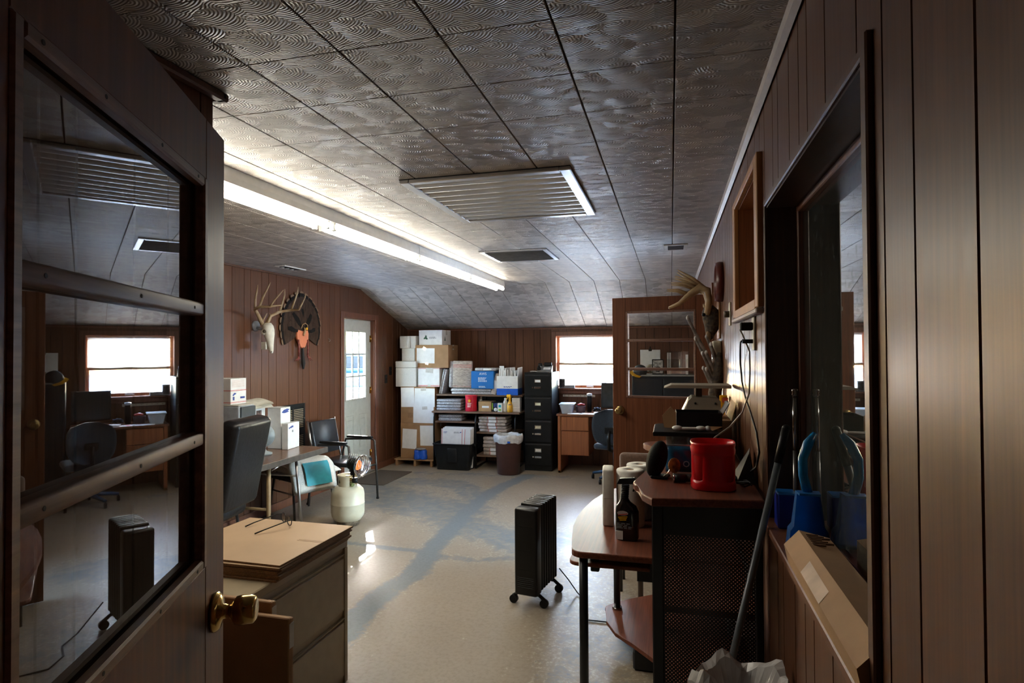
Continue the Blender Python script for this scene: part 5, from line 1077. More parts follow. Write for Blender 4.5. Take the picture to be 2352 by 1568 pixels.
# ------------------------------------------------------------------ corner computer desk on the right
CHE = wood('cherry_laminate', (.20, .065, .035), (.125, .036, .02), rough=.42, axis='y', rnd=.03, spec=.22)
DNV = M('blue_black_enamel', (.006, .008, .012), .38, var=.2)
def perf_mat():
    m = bpy.data.materials.new('perforated_black_metal'); m.use_nodes = True; MATS[m.name] = m
    n = m.node_tree.nodes; l = m.node_tree.links; b = n['Principled BSDF']; b.inputs['Base Color'].default_value = (.008, .009, .012, 1); b.inputs['Roughness'].default_value = .4
    tc = n.new('ShaderNodeTexCoord'); sp = n.new('ShaderNodeSeparateXYZ'); l.new(tc.outputs['Object'], sp.inputs[0]); cs = []
    for k in (0, 2):
        a = n.new('ShaderNodeMath'); a.operation = 'MULTIPLY'; a.inputs[1].default_value = 2*pi/.0125; l.new(sp.outputs[k], a.inputs[0]); c = n.new('ShaderNodeMath'); c.operation = 'COSINE'; l.new(a.outputs[0], c.inputs[0]); cs.append(c)
    mu = n.new('ShaderNodeMath'); mu.operation = 'MULTIPLY'; l.new(cs[0].outputs[0], mu.inputs[0]); l.new(cs[1].outputs[0], mu.inputs[1])
    gt = n.new('ShaderNodeMath'); gt.operation = 'LESS_THAN'; gt.inputs[1].default_value = .5; l.new(mu.outputs[0], gt.inputs[0]); l.new(gt.outputs[0], b.inputs['Alpha']); return m
PERF = perf_mat()
t = thing('computer_desk', 'cherry topped corner computer desk with black metal frame and raised shelf', 'desk', (0, 2.6, 0))
def arc(cx, cy, r, a0, a1, n=6): return [(cx+r*cos(a0+(a1-a0)*k/n), cy+r*sin(a0+(a1-a0)*k/n)) for k in range(n+1)]
low = arc(-.385, .075, .055, pi, 1.5*pi, 4)+[(.285, .02), (.285, 1.38), (-.28, 1.38)]+[(-.36, 1.28), (-.415, 1.12), (-.455, .95), (-.48, .75), (-.49, .55), (-.485, .40), (-.46, .20)]
MB().prism(low, .712, .74, .006).build('desktop', CHE, t)
up = [(-.065, -.585), (.288, -.53), (.288, .76), (-.02, .76)]+arc(-.06, .60, .085, pi*.45, pi*1.2, 6)+[(-.05, .42), (-.03, .25), (-.05, .05), (-.10, -.12)]+arc(-.055, -.34, .085, pi*.85, pi*1.25, 4)+[(-.10, -.52)]
MB().prism(up, 1.112, 1.14, .006).build('raised_shelf', CHE, t)
MB().box(-.068, -.030, -.52, -.46, 0, 1.11, .004).build('post', DNV, t); MB().box(.262, .286, -.50, -.46, 0, 1.11, .004).build('post', DNV, t)
MB().box(-.030, .262, -.495, -.485, 1.0, 1.11).build('panel_rail', DNV, t); MB().box(-.030, .262, -.495, -.485, .0, .10).build('panel_rail', DNV, t)
MB().faces([(-.030, -.49, .10), (.262, -.49, .10), (.262, -.49, 1.0), (-.030, -.49, 1.0)], [(0,1,2,3)]).build('mesh_panel', PERF, t)
MB().box(-.06, .28, -.46, .02, .43, .45, .003).build('tower_shelf', CHE, t); MB().box(-.06, .28, -.44, .02, .71, .735, .003).build('tower_shelf', CHE, t)
MB().box(-.065, -.035, -.02, .02, 0, 1.11, .003).build('post', DNV, t); MB().box(-.065, -.035, .70, .74, .74, 1.11, .003).build('post', DNV, t); MB().box(.25, .285, .70, .74, .74, 1.11, .003).build('post', DNV, t)
ls = [(-.10, .40), (-.04, .30), (.28, .30), (.28, 1.2), (-.10, 1.2), (-.26, 1.08)]+arc(-.33, .93, .055, pi*.6, pi*1.2, 4)+[(-.36, .75), (-.30, .62), (-.20, .52)]
MB().prism(ls, .105, .125, .004).build('foot_shelf', CHE, t); MB().box(-.20, .2, .5, 1.1, .0, .10, .01).build('shelf_foot', DNV, t)
MB().cyl((-.385, .06, .0), (-.385, .06, .712), .020, seg=16).build('leg', DNV, t); MB().cyl((-.315, .92, .125), (-.315, .92, .70), .019, seg=16).build('leg', DNV, t); MB().cyl((-.315, .92, .12), (-.315, .92, .14), .028, seg=16).build('leg_collar', CHR, t)
MB().cyl((-.20, 1.30, 0), (-.20, 1.30, .712), .017, seg=12).build('leg', M('brown_tube', (.10, .05, .03), .4), t)
ky = arc(-.42, .20, .05, pi, 1.5*pi, 4)+[(-.10, .15), (-.10, .70), (-.47, .70)]
MB().prism(ky, .630, .648, .004).build('keyboard_tray', CHE, t); MB().box(-.37, -.33, .18, .62, .60, .70, .004).build('tray_slide', DNV, t); MB().box(-.16, .20, .22, .24, .56, .705).build('apron', DNV, t)
# things on the low top
TOW = M('paper_towel', (.72, .71, .66), .85, var=.05, scale=50, bump=.15)
for (x, y, lb) in ((-.205, 3.09, 'white paper towel roll standing behind the black spray bottle'), (-.165, 3.245, 'second white paper towel roll, further back on the desk')):
    t = thing('paper_towel_roll', lb, 'paper towels', (x, y, .741)); MB().lathe([(.022, 0), (.068, 0), (.070, .006), (.070, .274), (.067, .28), (.022, .28), (.020, .27), (.020, .01)], seg=32).build('roll', TOW, t); MB().lathe([(.0195, .004), (.0205, .004), (.0205, .276), (.0195, .276)], seg=20).build('core', CARD, t)
t = thing('paper_towel_pack', 'flat pack of folded white towels at the left of the rolls', 'paper towels', (-.318, 3.10, .741), .1); MB().box(-.028, .028, -.07, .07, 0, .283, .008, 2).build('pack', TOW, t); MB().box(-.0285, .0285, -.0705, .0705, .13, .15, .008).build('wrapper_band', TAPE, t)
t = thing('spray_bottle', 'black trigger spray bottle with yellow lettering on the cherry desk', 'bottle', (-.205, 2.85, .741), -.12); BGL = M('black_bottle_gloss', (.008, .008, .009), .2, spec=.6)
m = MB(); sec = [(.048, .030, 0, 0), (.053, .034, .012, 0), (.053, .034, .13, 0), (.046, .031, .155, -.004), (.026, .024, .175, -.010), (.018, .018, .19, -.012), (.0165, .0165, .255, -.006)]; vs = []; SG = 24
for rx, ry, z, ox in sec:
    for k in range(SG):
        q = 2*pi*k/SG; e = .62 if z < .16 else .9; vs.append((ox+rx*math.copysign(abs(cos(q))**e, cos(q)), ry*math.copysign(abs(sin(q))**e, sin(q)), z))
m.faces(vs, [(i*SG+k, i*SG+(k+1) % SG, (i+1)*SG+(k+1) % SG, (i+1)*SG+k) for i in range(len(sec)-1) for k in range(SG)]+[tuple(range(SG))[::-1]], True); m.build('bottle_body', BGL, t)
nk = MB()
for k in range(9): nk.lathe([(.0172, .178+k*.0085), (.0195, .181+k*.0085), (.0172, .185+k*.0085)], (-.012+.0007*k, 0, 0), 16)
nk.build('ribbed_grip', BLK, t)
hd_ = MB(); hd_.faces([(-.045,-.014,.256),(.05,-.012,.262),(.05,.012,.262),(-.045,.014,.256),(-.032,-.012,.283),(.035,-.009,.290),(.035,.009,.290),(-.032,.012,.283)], [(3,2,1,0),(4,5,6,7),(0,1,5,4),(1,2,6,5),(2,3,7,6),(3,0,4,7)]); hd_.build('trigger_head', BLK, t)
MB().tube([(.03, 0, .262), (.036, 0, .245), (.030, 0, .225)], .005, 6).build('trigger', BLK, t); MB().cyl((.05, 0, .274), (.062, 0, .276), .008, seg=10).build('nozzle', BLK, t)
slab(t, 'barcode_label', -.046, -.014, .006, .046, -.0348, WBOX); lines(t, 'small_print', -.042, .082, .075, 4, .007, -.0348, GREYP, .003)
m = MB(MX.Translation((-.014, -.0350, .128)) @ MX.Rotation(pi/2, 4, 'X')); m.prism([(.026*cos(k*pi/8), .011*sin(k*pi/8)) for k in range(16)], 0, .0006); m.build('logo_oval', M('silver_print', (.5, .45, .45), .4), t); slab(t, 'red_stroke', -.036, .008, .121, .125, -.0362, REDP, rot=-.2)
for k in range(3): slab(t, 'yellow_lettering', -.036+.004*k, .008-.003*k, .113-.007*k-.004, .113-.007*k, -.0352, YEL, rot=-.12)
b = carton('dark grey office printer standing under the raised cherry shelf', -.115, .22, 2.90, 3.16, .741, 1.06, M('charcoal_plastic', (.05, .05, .052), .5), 'desk_printer', tape=False, cat='printer', flaps=False); slab(b, 'paper_slot', -.13, .13, .10, .13, -.131, BLK); slab(b, 'front_panel', -.14, .14, .22, .29, -.131, BLK)
b.location = (.085, 3.25, .741); b.name = 'desk_printer'
# things on the raised shelf
ZS = 1.1405
t = thing('red_canister', 'big open red plastic canister with grip dents on the raised shelf', 'canister', (.140, 2.225, ZS)); RED2 = M('bright_red_plastic', (.68, .006, .012), .28, var=.06)
m = MB(); SG = 48; sec = [(.073, 0), (.0765, .004), (.0765, .022), (.074, .030), (.0735, .036), (.0735, .05), (.0735, .075), (.0735, .10), (.0735, .114), (.0735, .121), (.0755, .128), (.0765, .138), (.074, .146), (.0765, .156), (.0755, .163), (.0725, .163), (.0715, .14), (.070, .02), (.02, .012)]; vs = []
for r, z in sec:
    for k in range(SG):
        q = 2*pi*k/SG; e = (abs(cos(q))**3.2+abs(sin(q))**3.2)**(-1/3.2); dent = 0
        if .034 < z < .116 and .0733 < r < .0736:
            dq = min(abs(((q-a+pi) % (2*pi))-pi) for a in (pi*1.25, pi*1.75, pi*.25, pi*.75)); dent = .013*max(0, 1-(dq/.30)**2)
        vs.append(((r*e*.99-dent)*cos(q), (r*e*.99-dent)*sin(q), z))
m.faces(vs, [(i*SG+k, i*SG+(k+1) % SG, (i+1)*SG+(k+1) % SG, (i+1)*SG+k) for i in range(len(sec)-1) for k in range(SG)]+[tuple(range(SG))[::-1], tuple(range((len(sec)-1)*SG, len(sec)*SG))], True); m.build('body', RED2, t)
t = thing('desk_speaker', 'black oval mesh speaker leaning at the left of the raised shelf', 'speaker', (-.055, 2.345, ZS), -.2); m = MB(MX.Translation((0, 0, .070)) @ MX.Rotation(.28, 4, 'Y')); m.ball((0, 0, 0), .075, .50, .60, .97, 22, 16); m.build('body', M('black_mesh_cloth', (.007, .007, .007), .8, var=.3, scale=200, bump=.2, spec=.2), t); MB().box(-.02, .045, -.03, .03, 0, .012, .004).build('foot', BLK, t); MB().tube([(.03, -.025, .010), (.045, -.02, .022), (.05, -.01, .035)], .0022, 6).build('chrome_clip', CHR, t)
t = thing('flashlight', 'short black flashlight lying in front of the blue snack bag', 'flashlight', (.035, 2.275, ZS), .1); MB().cyl((-.028, 0, .0165), (.012, 0, .0165), .016, seg=16).build('head', BLK, t); MB().cyl((.012, 0, .0165), (.062, .01, .0165), .0135, seg=14).build('grip', M('rubber_black', (.012, .012, .012), .7, bump=.4, scale=300), t); MB().lathe([(0, 0), (.0165, 0), (.0165, .003), (0, .003)], (0, 0, 0), 14).build('bezel', CHR, t)
bz = [c for c in t.children if c.name.startswith('bezel')][0]; bz.rotation_euler = (0, pi/2, 0); bz.location = (-.031, 0, .0165)
t = thing('snack_bag', 'blue printed snack bag with an orange picture behind the flashlight', 'bag', (.038, 2.45, ZS), .05); BAG = M('blue_foil_bag', (.01, .10, .22), .3, var=.3, scale=12, bump=.25); m = MB(); vs = []; NX, NZ = 10, 12
for sg in (-1, 1):
    for i in range(NX+1):
        for j in range(NZ+1):
            u, v = lerp(-1, 1, i/NX), j/NZ; f = max(0, 1-u**4)**.5*max(0, 1-(2*v-1)**6)**.5; vs.append((u*.062, sg*.022*f*(1+.15*sin(7*u+9*v)), v*.105+.004))
n1 = (NX+1)*(NZ+1); fs = []
for i in range(NX):
    for j in range(NZ): a = i*(NZ+1)+j; fs += [(a, a+NZ+1, a+NZ+2, a+1), (n1+a+1, n1+a+NZ+2, n1+a+NZ+1, n1+a)]
m.faces(vs, fs, True); m.build('bag', BAG, t); MB().ball((-.030, -.026, .034), .024, 1, .12, 1.25, 12, 8).build('orange_picture', M('orange_picture', (.42, .20, .05), .5, var=.4, scale=60), t); text('lettering', 'O', .034, M('pale_blue_letter', (.45, .58, .68), .4), t, (.015, -.0275, .040), FRONT); MB().box(-.06, .06, -.004, .004, .103, .112).build('crimped_top', M('silver_blue_foil', (.35, .45, .5), .25, .5), t)
TB = M('smoky_clear_plastic', (.20, .24, .28), .15, alpha=.45)
t = thing('clear_tote', 'smoky clear plastic tote full of cables under a black lid', 'tote', (.085, 2.86, ZS)); m, _ = tote_shell(.10, .12, .112, .135, .105, .003); m.build('body', TB, t); MB().prism([(-.165, -.155), (.115, -.15), (.115, .15), (-.15, .16), (-.165, .13)], .106, .126, .005).build('lid', BLK, t)
MB().box(-.085, -.02, -.11, .10, .006, .09, .01).build('grey_contents', M('grey_cloth', (.25, .25, .24), .8, var=.3), t); MB().box(-.01, .09, -.11, .10, .006, .085, .01).build('blue_contents', M('navy_contents', (.02, .04, .09), .5, var=.4, scale=20), t); MB().tube([(.0, -.115, .03), (.03, -.12, .05), (.06, -.116, .04), (.03, -.118, .02)], .006, 6).build('coiled_cable', WBOX, t)
t = thing('phone_handset', 'white telephone handset lying on the black tote lid', 'handset', (.07, 2.76, ZS+.127), .05); MB().box(-.045, .055, -.012, .012, .004, .016, .005, 2).ball((-.045, 0, .012), .018, 1.3, 1, .6).ball((.055, 0, .012), .018, 1.3, 1, .6).build('handset', WBOX, t); MB().ball((.085, .0, .012), .012).build('plug', WBOX, t)
t = thing('black_carton', 'open black carton with brown inner flaps on top of the tote lid', 'box', (.115, 2.92, ZS+.127), .03)
for (x0, x1, y0, y1) in ((-.095, .105, -.075, -.072), (-.095, .105, .072, .075), (-.095, -.092, -.072, .072), (.102, .105, -.072, .072)): MB().box(x0, x1, y0, y1, 0, .072).build('side', BLK, t)
MB().box(-.095, .105, -.075, .075, 0, .003).build('bottom', BLK, t); MB().faces([(-.096, -.074, .0), (-.150, -.06, .0), (-.158, -.06, .055), (-.120, -.07, .098), (-.097, -.074, .072), (-.096, -.071, .0), (-.150, -.057, .0), (-.158, -.057, .055), (-.120, -.067, .098), (-.097, -.071, .072)], [(0,1,2,3,4), (9,8,7,6,5)]+[(i, (i+1) % 5, (i+1) % 5+5, i+5) for i in range(5)]).build('brown_flap', CARD, t); MB(MX.Translation((.104, 0, .06)) @ MX.Rotation(.5, 4, 'Y')).box(0, .003, -.07, .06, 0, .065).build('grey_flap', M('slate_card', (.08, .08, .10), .6), t)
m = MB(); m.faces([(.03, -.076, .012), (.105, -.078, .012), (.06, -.13, -.0), (.031, -.076, .009), (.104, -.078, .009), (.06, -.13, -.003)], [(0,1,2), (5,4,3), (0,2,5,3), (2,1,4,5)]); m.build('loose_corner', CARD, t)
b = carton('brown carton standing against the wall behind the smoky tote', .03, .280, 3.035, 3.33, ZS, 1.285, tape=False)
MB(MX.Translation((.124, -.14, .144)) @ MX.Rotation(.25, 4, 'Y')).box(0, .003, 0, .26, -.0, .09).build('open_flap', CARD, b)
BGE = M('beige_machine_plastic', (.36, .33, .27), .45, var=.05)
t = thing('counter_scale', 'beige counter scale with a flat plate on a short post', 'scale', (.135, 3.185, 1.286)); m = MB(); pf = [(-.075, 0), (-.055, .085), (-.035, .105), (.09, .100), (.10, .085), (.10, 0)]
m.faces([(x, -.09, z) for x, z in pf]+[(x, .09, z) for x, z in pf], [(0,1,2,3,4,5), (11,10,9,8,7,6)]+[(i, (i+1) % 6, (i+1) % 6+6, i+6) for i in range(6)]); m.build('body', BGE, t)
MB(MX.Translation((-.085, 0, .0)) @ MX.Rotation(.45, 4, 'Y')).box(-.010, .010, -.085, .085, 0, .105, .006, 2).build('display_bar', BGE, t); MB().box(-.016, .016, -.012, .012, .10, .150, .003).build('post', M('brown_post', (.13, .11, .09), .5), t)
m = MB(); m.faces([(-.17,-.10,.150),(.15,-.10,.150),(.15,.10,.150),(-.17,.10,.150),(-.135,-.10,.165),(.15,-.10,.165),(.15,.10,.165),(-.135,.10,.165)], [(3,2,1,0),(4,5,6,7),(0,1,5,4),(1,2,6,5),(2,3,7,6),(3,0,4,7)]); m.build('plate', BGE, t)
for x in (-.02, .075): MB().ball((x, -.0905, .075), .005).build('screw', BLK, t)
t = thing('cable_heap', 'heap of black adapters and thin cables beside the red canister', 'cables', (.255, 2.36, ZS)); m = MB(); m.faces([(-.03,-.06,0),(.035,-.06,0),(.035,.10,0),(-.03,.10,0),(.02,.0,.10),(.033,.08,.11)], [(3,2,1,0),(0,1,4),(1,2,5,4),(2,3,5),(3,0,4,5)]); m.build('adapter_pouch', BLK, t)
for k in range(5): MB().tube([(-.01+.03*sin(a*1.3+k), -.13+.035*a+.01*k, .006+.004*((a+k) % 3)) for a in range(6)], .0025, 5).build('cable', BLK, t)
# brown padded chair beyond the desk
t = thing('padded_chair', 'brown padded chair standing between the cherry desk and the far door', 'chair', (-.16, 4.27, 0)); BRF = M('brown_upholstery', (.15, .085, .055), .8, var=.15, scale=60, sheen=.3)
MB().box(-.20, .20, .0, .07, .52, .90, .03, 3).build('backrest', BRF, t); MB().box(-.20, .20, -.20, .05, .40, .47, .03, 3).build('seat', BRF, t)
for sx in (-1, 1):
    for y in (-.17, .05): MB().tube([(sx*.18, y, 0), (sx*.18, y, .42 if y < 0 else .60)], .012, 8).build('leg', TUBE_M, t)
# ------------------------------------------------------------------ things on the right wall
XW = XR-.006
t = thing('antler_mount', 'antlered deer head mount on the right wall beside the far door', 'trophy', (.235, 3.92, 1.865)); FUR = M('dark_deer_fur', (.028, .022, .018), .9, var=.5, scale=50, bump=.6, col2=(.10, .07, .045))
for k, oy in enumerate((-.04, .10)):
    a = MB(); y = oy
    beam = [V((-.015, y*.4, -.02)), V((.0, y*.8, .07)), V((-.012, y, .13)), V((-.06, y, .15)), V((-.12, y*.9, .11)), V((-.18, y*.7, .055)), V((-.245, y*.5, .03))]
    a.tube(beam, [.020, .020, .024, .024, .017, .012, .006], 9)
    for p, q, r in ((beam[2], V((-.19, y, .265)), .014), (beam[3]+V((.02, 0, .0)), V((-.205, y*.9, .225)), .013), (beam[3]+V((-.015, 0, 0)), V((-.23, y*.9, .185)), .012), (beam[4], V((-.255, y*.8, .145)), .010)):
        mid = p.lerp(q, .5)+V((.0, 0, .012)); a.tube([p, mid, q], [r, r*.75, .003], 8)
    a.tube([V((-.01, y*.4, .0)), V((-.03, y*.3, .035)), V((-.035, y*.2, .05))], [.010, .006, .002], 6); a.build('antler', ANT, t)
m = MB(); rings = [(.04, .025, .03, .0), (.0, .055, .05, .012), (-.05, .058, .05, .02), (-.10, .045, .040, .018), (-.15, .026, .026, .006), (-.175, .018, .018, .0)]; vs = []
for z, rx, ry, ox in rings:
    for k in range(14): q = 2*pi*k/14; w_ = 1+.08*sin(5*q+z*60); vs.append((ox+rx*w_*cos(q), .02+ry*w_*sin(q), z))
m.faces(vs, [(i*14+k, i*14+(k+1) % 14, (i+1)*14+(k+1) % 14, (i+1)*14+k) for i in range(5) for k in range(14)]+[tuple(range(14))[::-1], tuple(range(70, 84))], True); m.build('head', FUR, t)
MB().ball((-.035, -.028, -.02), .012).build('eye_socket', BLK, t); MB().ball((-.008, -.012, -.155), .020, .8, .7, 1.6).build('muzzle', M('tan_muzzle', (.22, .14, .07), .7), t)
MB().box(.055, .066, -.02, .14, -.17, .12, .003).build('backboard', PINE, t)
GFE = M('grey_barred_feather', (.34, .32, .30), .6, var=.5, scale=26, stretch=(1, 1, 1), col2=(.12, .11, .10)); WTP = M('white_feather_tip', (.62, .62, .62), .6)
t = thing('feather_mount', 'mount of grey barred feathers with white tips on the right wall', 'trophy', (.285, 3.80, 1.36))
for k, (x, z, rx, rz_) in enumerate(((-.185, .46, -.01, .12), (-.14, .335, .0, .06), (-.075, .345, .005, .17), (-.10, .245, .0, .03), (-.078, .25, .008, .05), (-.095, .155, .0, -.04), (-.078, .15, .008, -.03), (-.05, .30, .0, .1), (-.04, .2, .0, .0))):
    tip = V((x, -.03+.012*(k % 3), z)); rt = V((rx, .01*(k % 2), rz_-.02)); d = (tip-rt); f = MB(); n_ = 7; vs = []
    for i in range(n_+1):
        u = i/n_; p = rt+d*u; w = .013*(.4+.6*sin(min(1, u*1.25)*pi*.8)); sd = V((.75, 0, .55))*w; vs += [tuple(p-sd+V((0, .003, 0))), tuple(p+V((0, -.005, 0))), tuple(p+sd+V((0, .003, 0)))]
    f.faces(vs, [q for i in range(n_) for q in ((3*i, 3*i+1, 3*i+4, 3*i+3), (3*i+1, 3*i+2, 3*i+5, 3*i+4))], True); fo = f.build('feather', GFE, t)
    MB().tube([rt, rt+d*.5, tip], [.0028, .002, .001], 5).build('quill', WTP, fo); MB().ball(tuple(tip), .011, .8, .5, 1.3, 8, 6).build('tip', WTP, fo)
m = MB(); m.tube([(-.04, .0, -.12), (-.03, 0, .0), (-.005, 0, .13), (.0, 0, .25)], [.018, .040, .036, .012], 10); m.build('feather_base', FUR, t)
t = thing('wall_clock', 'round wall clock with dark red rim seen edge on, right wall', 'clock', (XW, 3.74, 2.03)); C_ = MX.Rotation(-pi/2, 4, 'Y'); MAR = M('maroon_clock_rim', (.10, .018, .016), .35)
MB(C_).lathe([(.0, 0), (.118, 0), (.120, .02), (.112, .042), (.098, .040), (.098, .022), (0, .021)], seg=40).build('rim', MAR, t); MB(C_).lathe([(0, .022), (.098, .022), (.098, .0235), (0, .0236)], seg=40).build('dial', WBOX, t); MB().box(-.030, -.026, -.003, .003, 0, .07).box(-.030, -.026, 0, .05, -.003, .003).build('hands', BLK, t); MB(C_).lathe([(.06, .0237), (.08, .0237), (.08, .0245), (.06, .0245)], seg=36).build('dial_ring', GREYP, t)
IVO = M('ivory_plate', (.52, .48, .36), .4)
t = thing('dimmer_switch', 'ivory switch plate with a dark round knob on the right wall', 'switch', (XW, 3.27, 1.81)); MB().box(-.007, 0, -.038, .038, -.06, .06, .002).build('plate', IVO, t); MB().cyl((-.032, 0, 0), (-.007, 0, 0), .017, seg=16).build('knob', M('bronze_knob', (.08, .06, .04), .4, .5), t)
t = thing('power_outlet', 'ivory double outlet with two black plugs on the right wall', 'outlet', (XW, 2.355, 1.685)); MB().box(-.008, 0, -.03, .03, -.062, .062, .002).build('plate', IVO, t); MB().box(-.052, -.008, -.015, .015, .012, .042, .004).build('adapter', BLK, t); MB().cyl((-.045, 0, -.028), (-.008, 0, -.028), .008, seg=10).build('plug', BLK, t)
t = thing('cream_intercom', 'cream wall intercom box below the clock on the right wall', 'intercom', (XW, 3.87, 1.61)); MB().box(-.055, 0, -.06, .06, -.072, .072, .014, 3).build('case', IVO, t)
for k in range(5): MB().box(-.057, -.054, -.035, .035, -.03+k*.016, -.024+k*.016).build('slot', M('slot_brown', (.2, .17, .12), .6), t)
m = MB().tube([(.250, 2.36, 1.700), (.262, 2.40, 1.685), (.288, 2.41, 1.62), (.290, 2.42, 1.54), (.288, 2.44, 1.46), (.27, 2.50, 1.38), (.22, 2.47, 1.325), (.16, 2.36, 1.300), (.135, 2.31, 1.287)], .0032, 6).build('charger_cable', M('grey_white_cord', (.42, .39, .35), .5)); solo(m, 'pale thin cord running from the wall outlet to the red canister', 'cord')
m = MB().tube([(.255, 2.357, 1.658), (.262, 2.46, 1.655), (.282, 2.66, 1.63), (.290, 2.74, 1.57), (.293, 2.72, 1.49), (.293, 2.60, 1.43), (.293, 2.44, 1.385), (.293, 2.28, 1.33), (.293, 2.22, 1.27), (.290, 2.27, 1.21), (.27, 2.36, 1.165), (.245, 2.40, 1.152)], .0036, 6).build('power_cable', BLK); solo(m, 'black power cord looping down the right wall from the outlet', 'cord')
t = thing('lure_package', 'small yellow and red lure package hanging by the right wall', 'package', (.275, 3.42, 1.24)); MB().box(-.022, .018, -.004, .004, .02, .14, .004).build('yellow_bag', YEL, t); MB().box(-.008, .022, -.008, -.004, .10, .128, .003).build('red_tag', M('coral_tag', (.62, .09, .05), .5), t); m = MB(); m.tube([(.012, -.006, .11), (.02, -.006, .04), (.022, -.006, -.05), (.016, -.006, -.10)], [.010, .014, .012, .003], 8); m.build('white_lure', WBOX, t); MB().tube([(.01, 0, .14), (.02, 0, .25), (.028, 0, .30)], .002, 5).build('string', WBOX, t)
# ------------------------------------------------------------------ on the sill of the big window
BLD = M('blue_dustpan_plastic', (.010, .13, .42), .28, var=.1); ZW = WIN2[2]+.004
t = thing('dustpan', 'blue plastic dustpan standing on the interior window sill', 'dustpan', (.352, 1.80, ZW), .0)
m = MB(); N = 12; vs = []
for i in range(N+1):
    u = i/N; w = lerp(.045, .028, u) if u > .4 else lerp(.052, .046, u/.4); z = u*.155; yb = -.012-.02*u
    vs += [(-w, yb-.045*(1-u)*0-.055*(1-.6*u), z), (-w, yb, z), (w, yb, z), (w, yb-.055*(1-.6*u), z)]
m.faces(vs, [q for i in range(N) for q in ((4*i, 4*i+1, 4*i+5, 4*i+4), (4*i+1, 4*i+2, 4*i+6, 4*i+5), (4*i+2, 4*i+3, 4*i+7, 4*i+6))], True); bmesh.ops.solidify(m.bm, geom=m.bm.faces[:], thickness=.003); m.build('pan', BLD, t)
m = MB(); m.tube([(0, -.045, .150), (-.012, -.05, .20), (-.012, -.048, .245), (.004, -.04, .285), (.022, -.03, .31)], [.013, .012, .012, .013, .007], 10); m.build('handle', M('bright_blue_handle', (.01, .20, .48), .25), t)
MB().faces([(-.030, -.036, .150), (.030, -.036, .150), (.026, -.075, .150), (-.026, -.075, .150), (-.030, -.036, .156), (.030, -.036, .156), (.026, -.075, .156), (-.026, -.075, .156)], [(3,2,1,0),(4,5,6,7),(0,1,5,4),(1,2,6,5),(2,3,7,6),(3,0,4,7)]).build('top_web', BLD, t)
t = thing('blue_box', 'small dark blue box behind the dustpan on the window sill', 'box', (.330, 1.965, ZW), 0); MB().box(-.024, .03, -.03, .04, 0, .105, .004).build('body', M('navy_card', (.004, .02, .26), .4), t); MB().box(-.0245, .0305, -.0305, .0405, .100, .1065, .003).build('lid', BLD, t)
t = thing('curtain_rod', 'thin chrome telescopic rod leaning in the window reveal corner', 'rod', (.372, 2.035, ZW)); MB().cyl((0, 0, 0), (.002, .008, .22), .0065, seg=12).build('lower_tube', STEEL, t); MB().cyl((.002, .008, .22), (.004, .012, .395), .0080, seg=12).build('upper_tube', CHR, t); MB().lathe([(0, 0), (.010, 0), (.011, .006), (.008, .010), (.011, .014), (.011, .022), (0, .025)], (.004, .012, .39), 14).build('finial', CHR, t)
t = thing('long_carton', 'long narrow brown carton with torn label lying on the window sill', 'box', (0, 1.33, ZW)); sec = [(.281, .002), (.272, .045), (.307, .083), (.376, .068), (.376, .002)]
m = MB(); m.faces([(x, .31, z) for x, z in sec]+[(x, -.30, z) for x, z in sec], [(0,1,2,3,4), (9,8,7,6,5)]+[(i, (i+1) % 5, (i+1) % 5+5, i+5) for i in range(5)]); m.build('body', CARD, t)
m = MB(); nx, nz = -.038, .035; k_ = .03
def onab(u, y): return (lerp(.272, .307, u)-.0007, y, lerp(.045, .083, u)+.0007)
m.faces([onab(.02, .11), onab(.62, .12), onab(.58, -.05), onab(.0, -.06)], [(0,1,2,3)]); m.build('torn_label', M('pale_torn_label', (.55, .42, .34), .7), t)
m = MB()
for k in range(7): y = .28-k*.013; m.box(.318, .345+.01*(k % 3), y, y+.003, .0775, .0822)
m.build('pen_scribble', CARDD, t)
# ------------------------------------------------------------------ floor things on the right
t = thing('mop_handle', 'long grey tube handle with black grip leaning against the window jamb', 'handle', (0, 0, 0)); a_, b_ = V((-.005, 1.835, .0)), V((.338, 1.975, 1.385)); MB().cyl(a_, a_.lerp(b_, .93), .0105, seg=14).build('tube', M('grey_blue_tube', (.16, .18, .20), .35, .3), t); MB().cyl(a_.lerp(b_, .925), b_, .0125, seg=14).build('grip', BLK, t); MB().ball(tuple(b_), .0125).build('end_cap', BLK, t)
BAGW = M('white_bin_bag', (.50, .48, .47), .35, var=.12, scale=8, bump=.3)
t = thing('trash_can', 'waste can with a crumpled white bag over its rim, lower right corner', 'bin', (.165, 1.665, 0)); MB().lathe([(0, 0), (.095, 0), (.10, .01), (.118, .70), (.112, .70), (.095, .02), (0, .015)], seg=32).build('can', M('dark_grey_can', (.06, .06, .06), .5), t)
m = MB(); SG = 44; rows = [(.121, .55), (.123, .62), (.124, .68), (.126, .725), (.118, .755), (.098, .745), (.07, .70), (.04, .66)]; vs = []
for ri, (r, z) in enumerate(rows):
    for k in range(SG):
        q = 2*pi*k/SG; pk = .045*max(0, sin(2*q+.6))**2+.03*max(0, sin(3*q+2.2))**2
        w_ = 1+.03*sin(7*q+ri*1.3)+.02*sin(13*q-ri); vs.append((r*w_*cos(q), r*w_*sin(q), z+(pk if z > .72 else pk*.3)+.006*sin(9*q+ri)))
m.faces(vs, [(i*SG+k, i*SG+(k+1) % SG, (i+1)*SG+(k+1) % SG, (i+1)*SG+k) for i in range(len(rows)-1) for k in range(SG)]+[tuple(range((len(rows)-1)*SG, len(rows)*SG))], False); m.build('bag', BAGW, t)
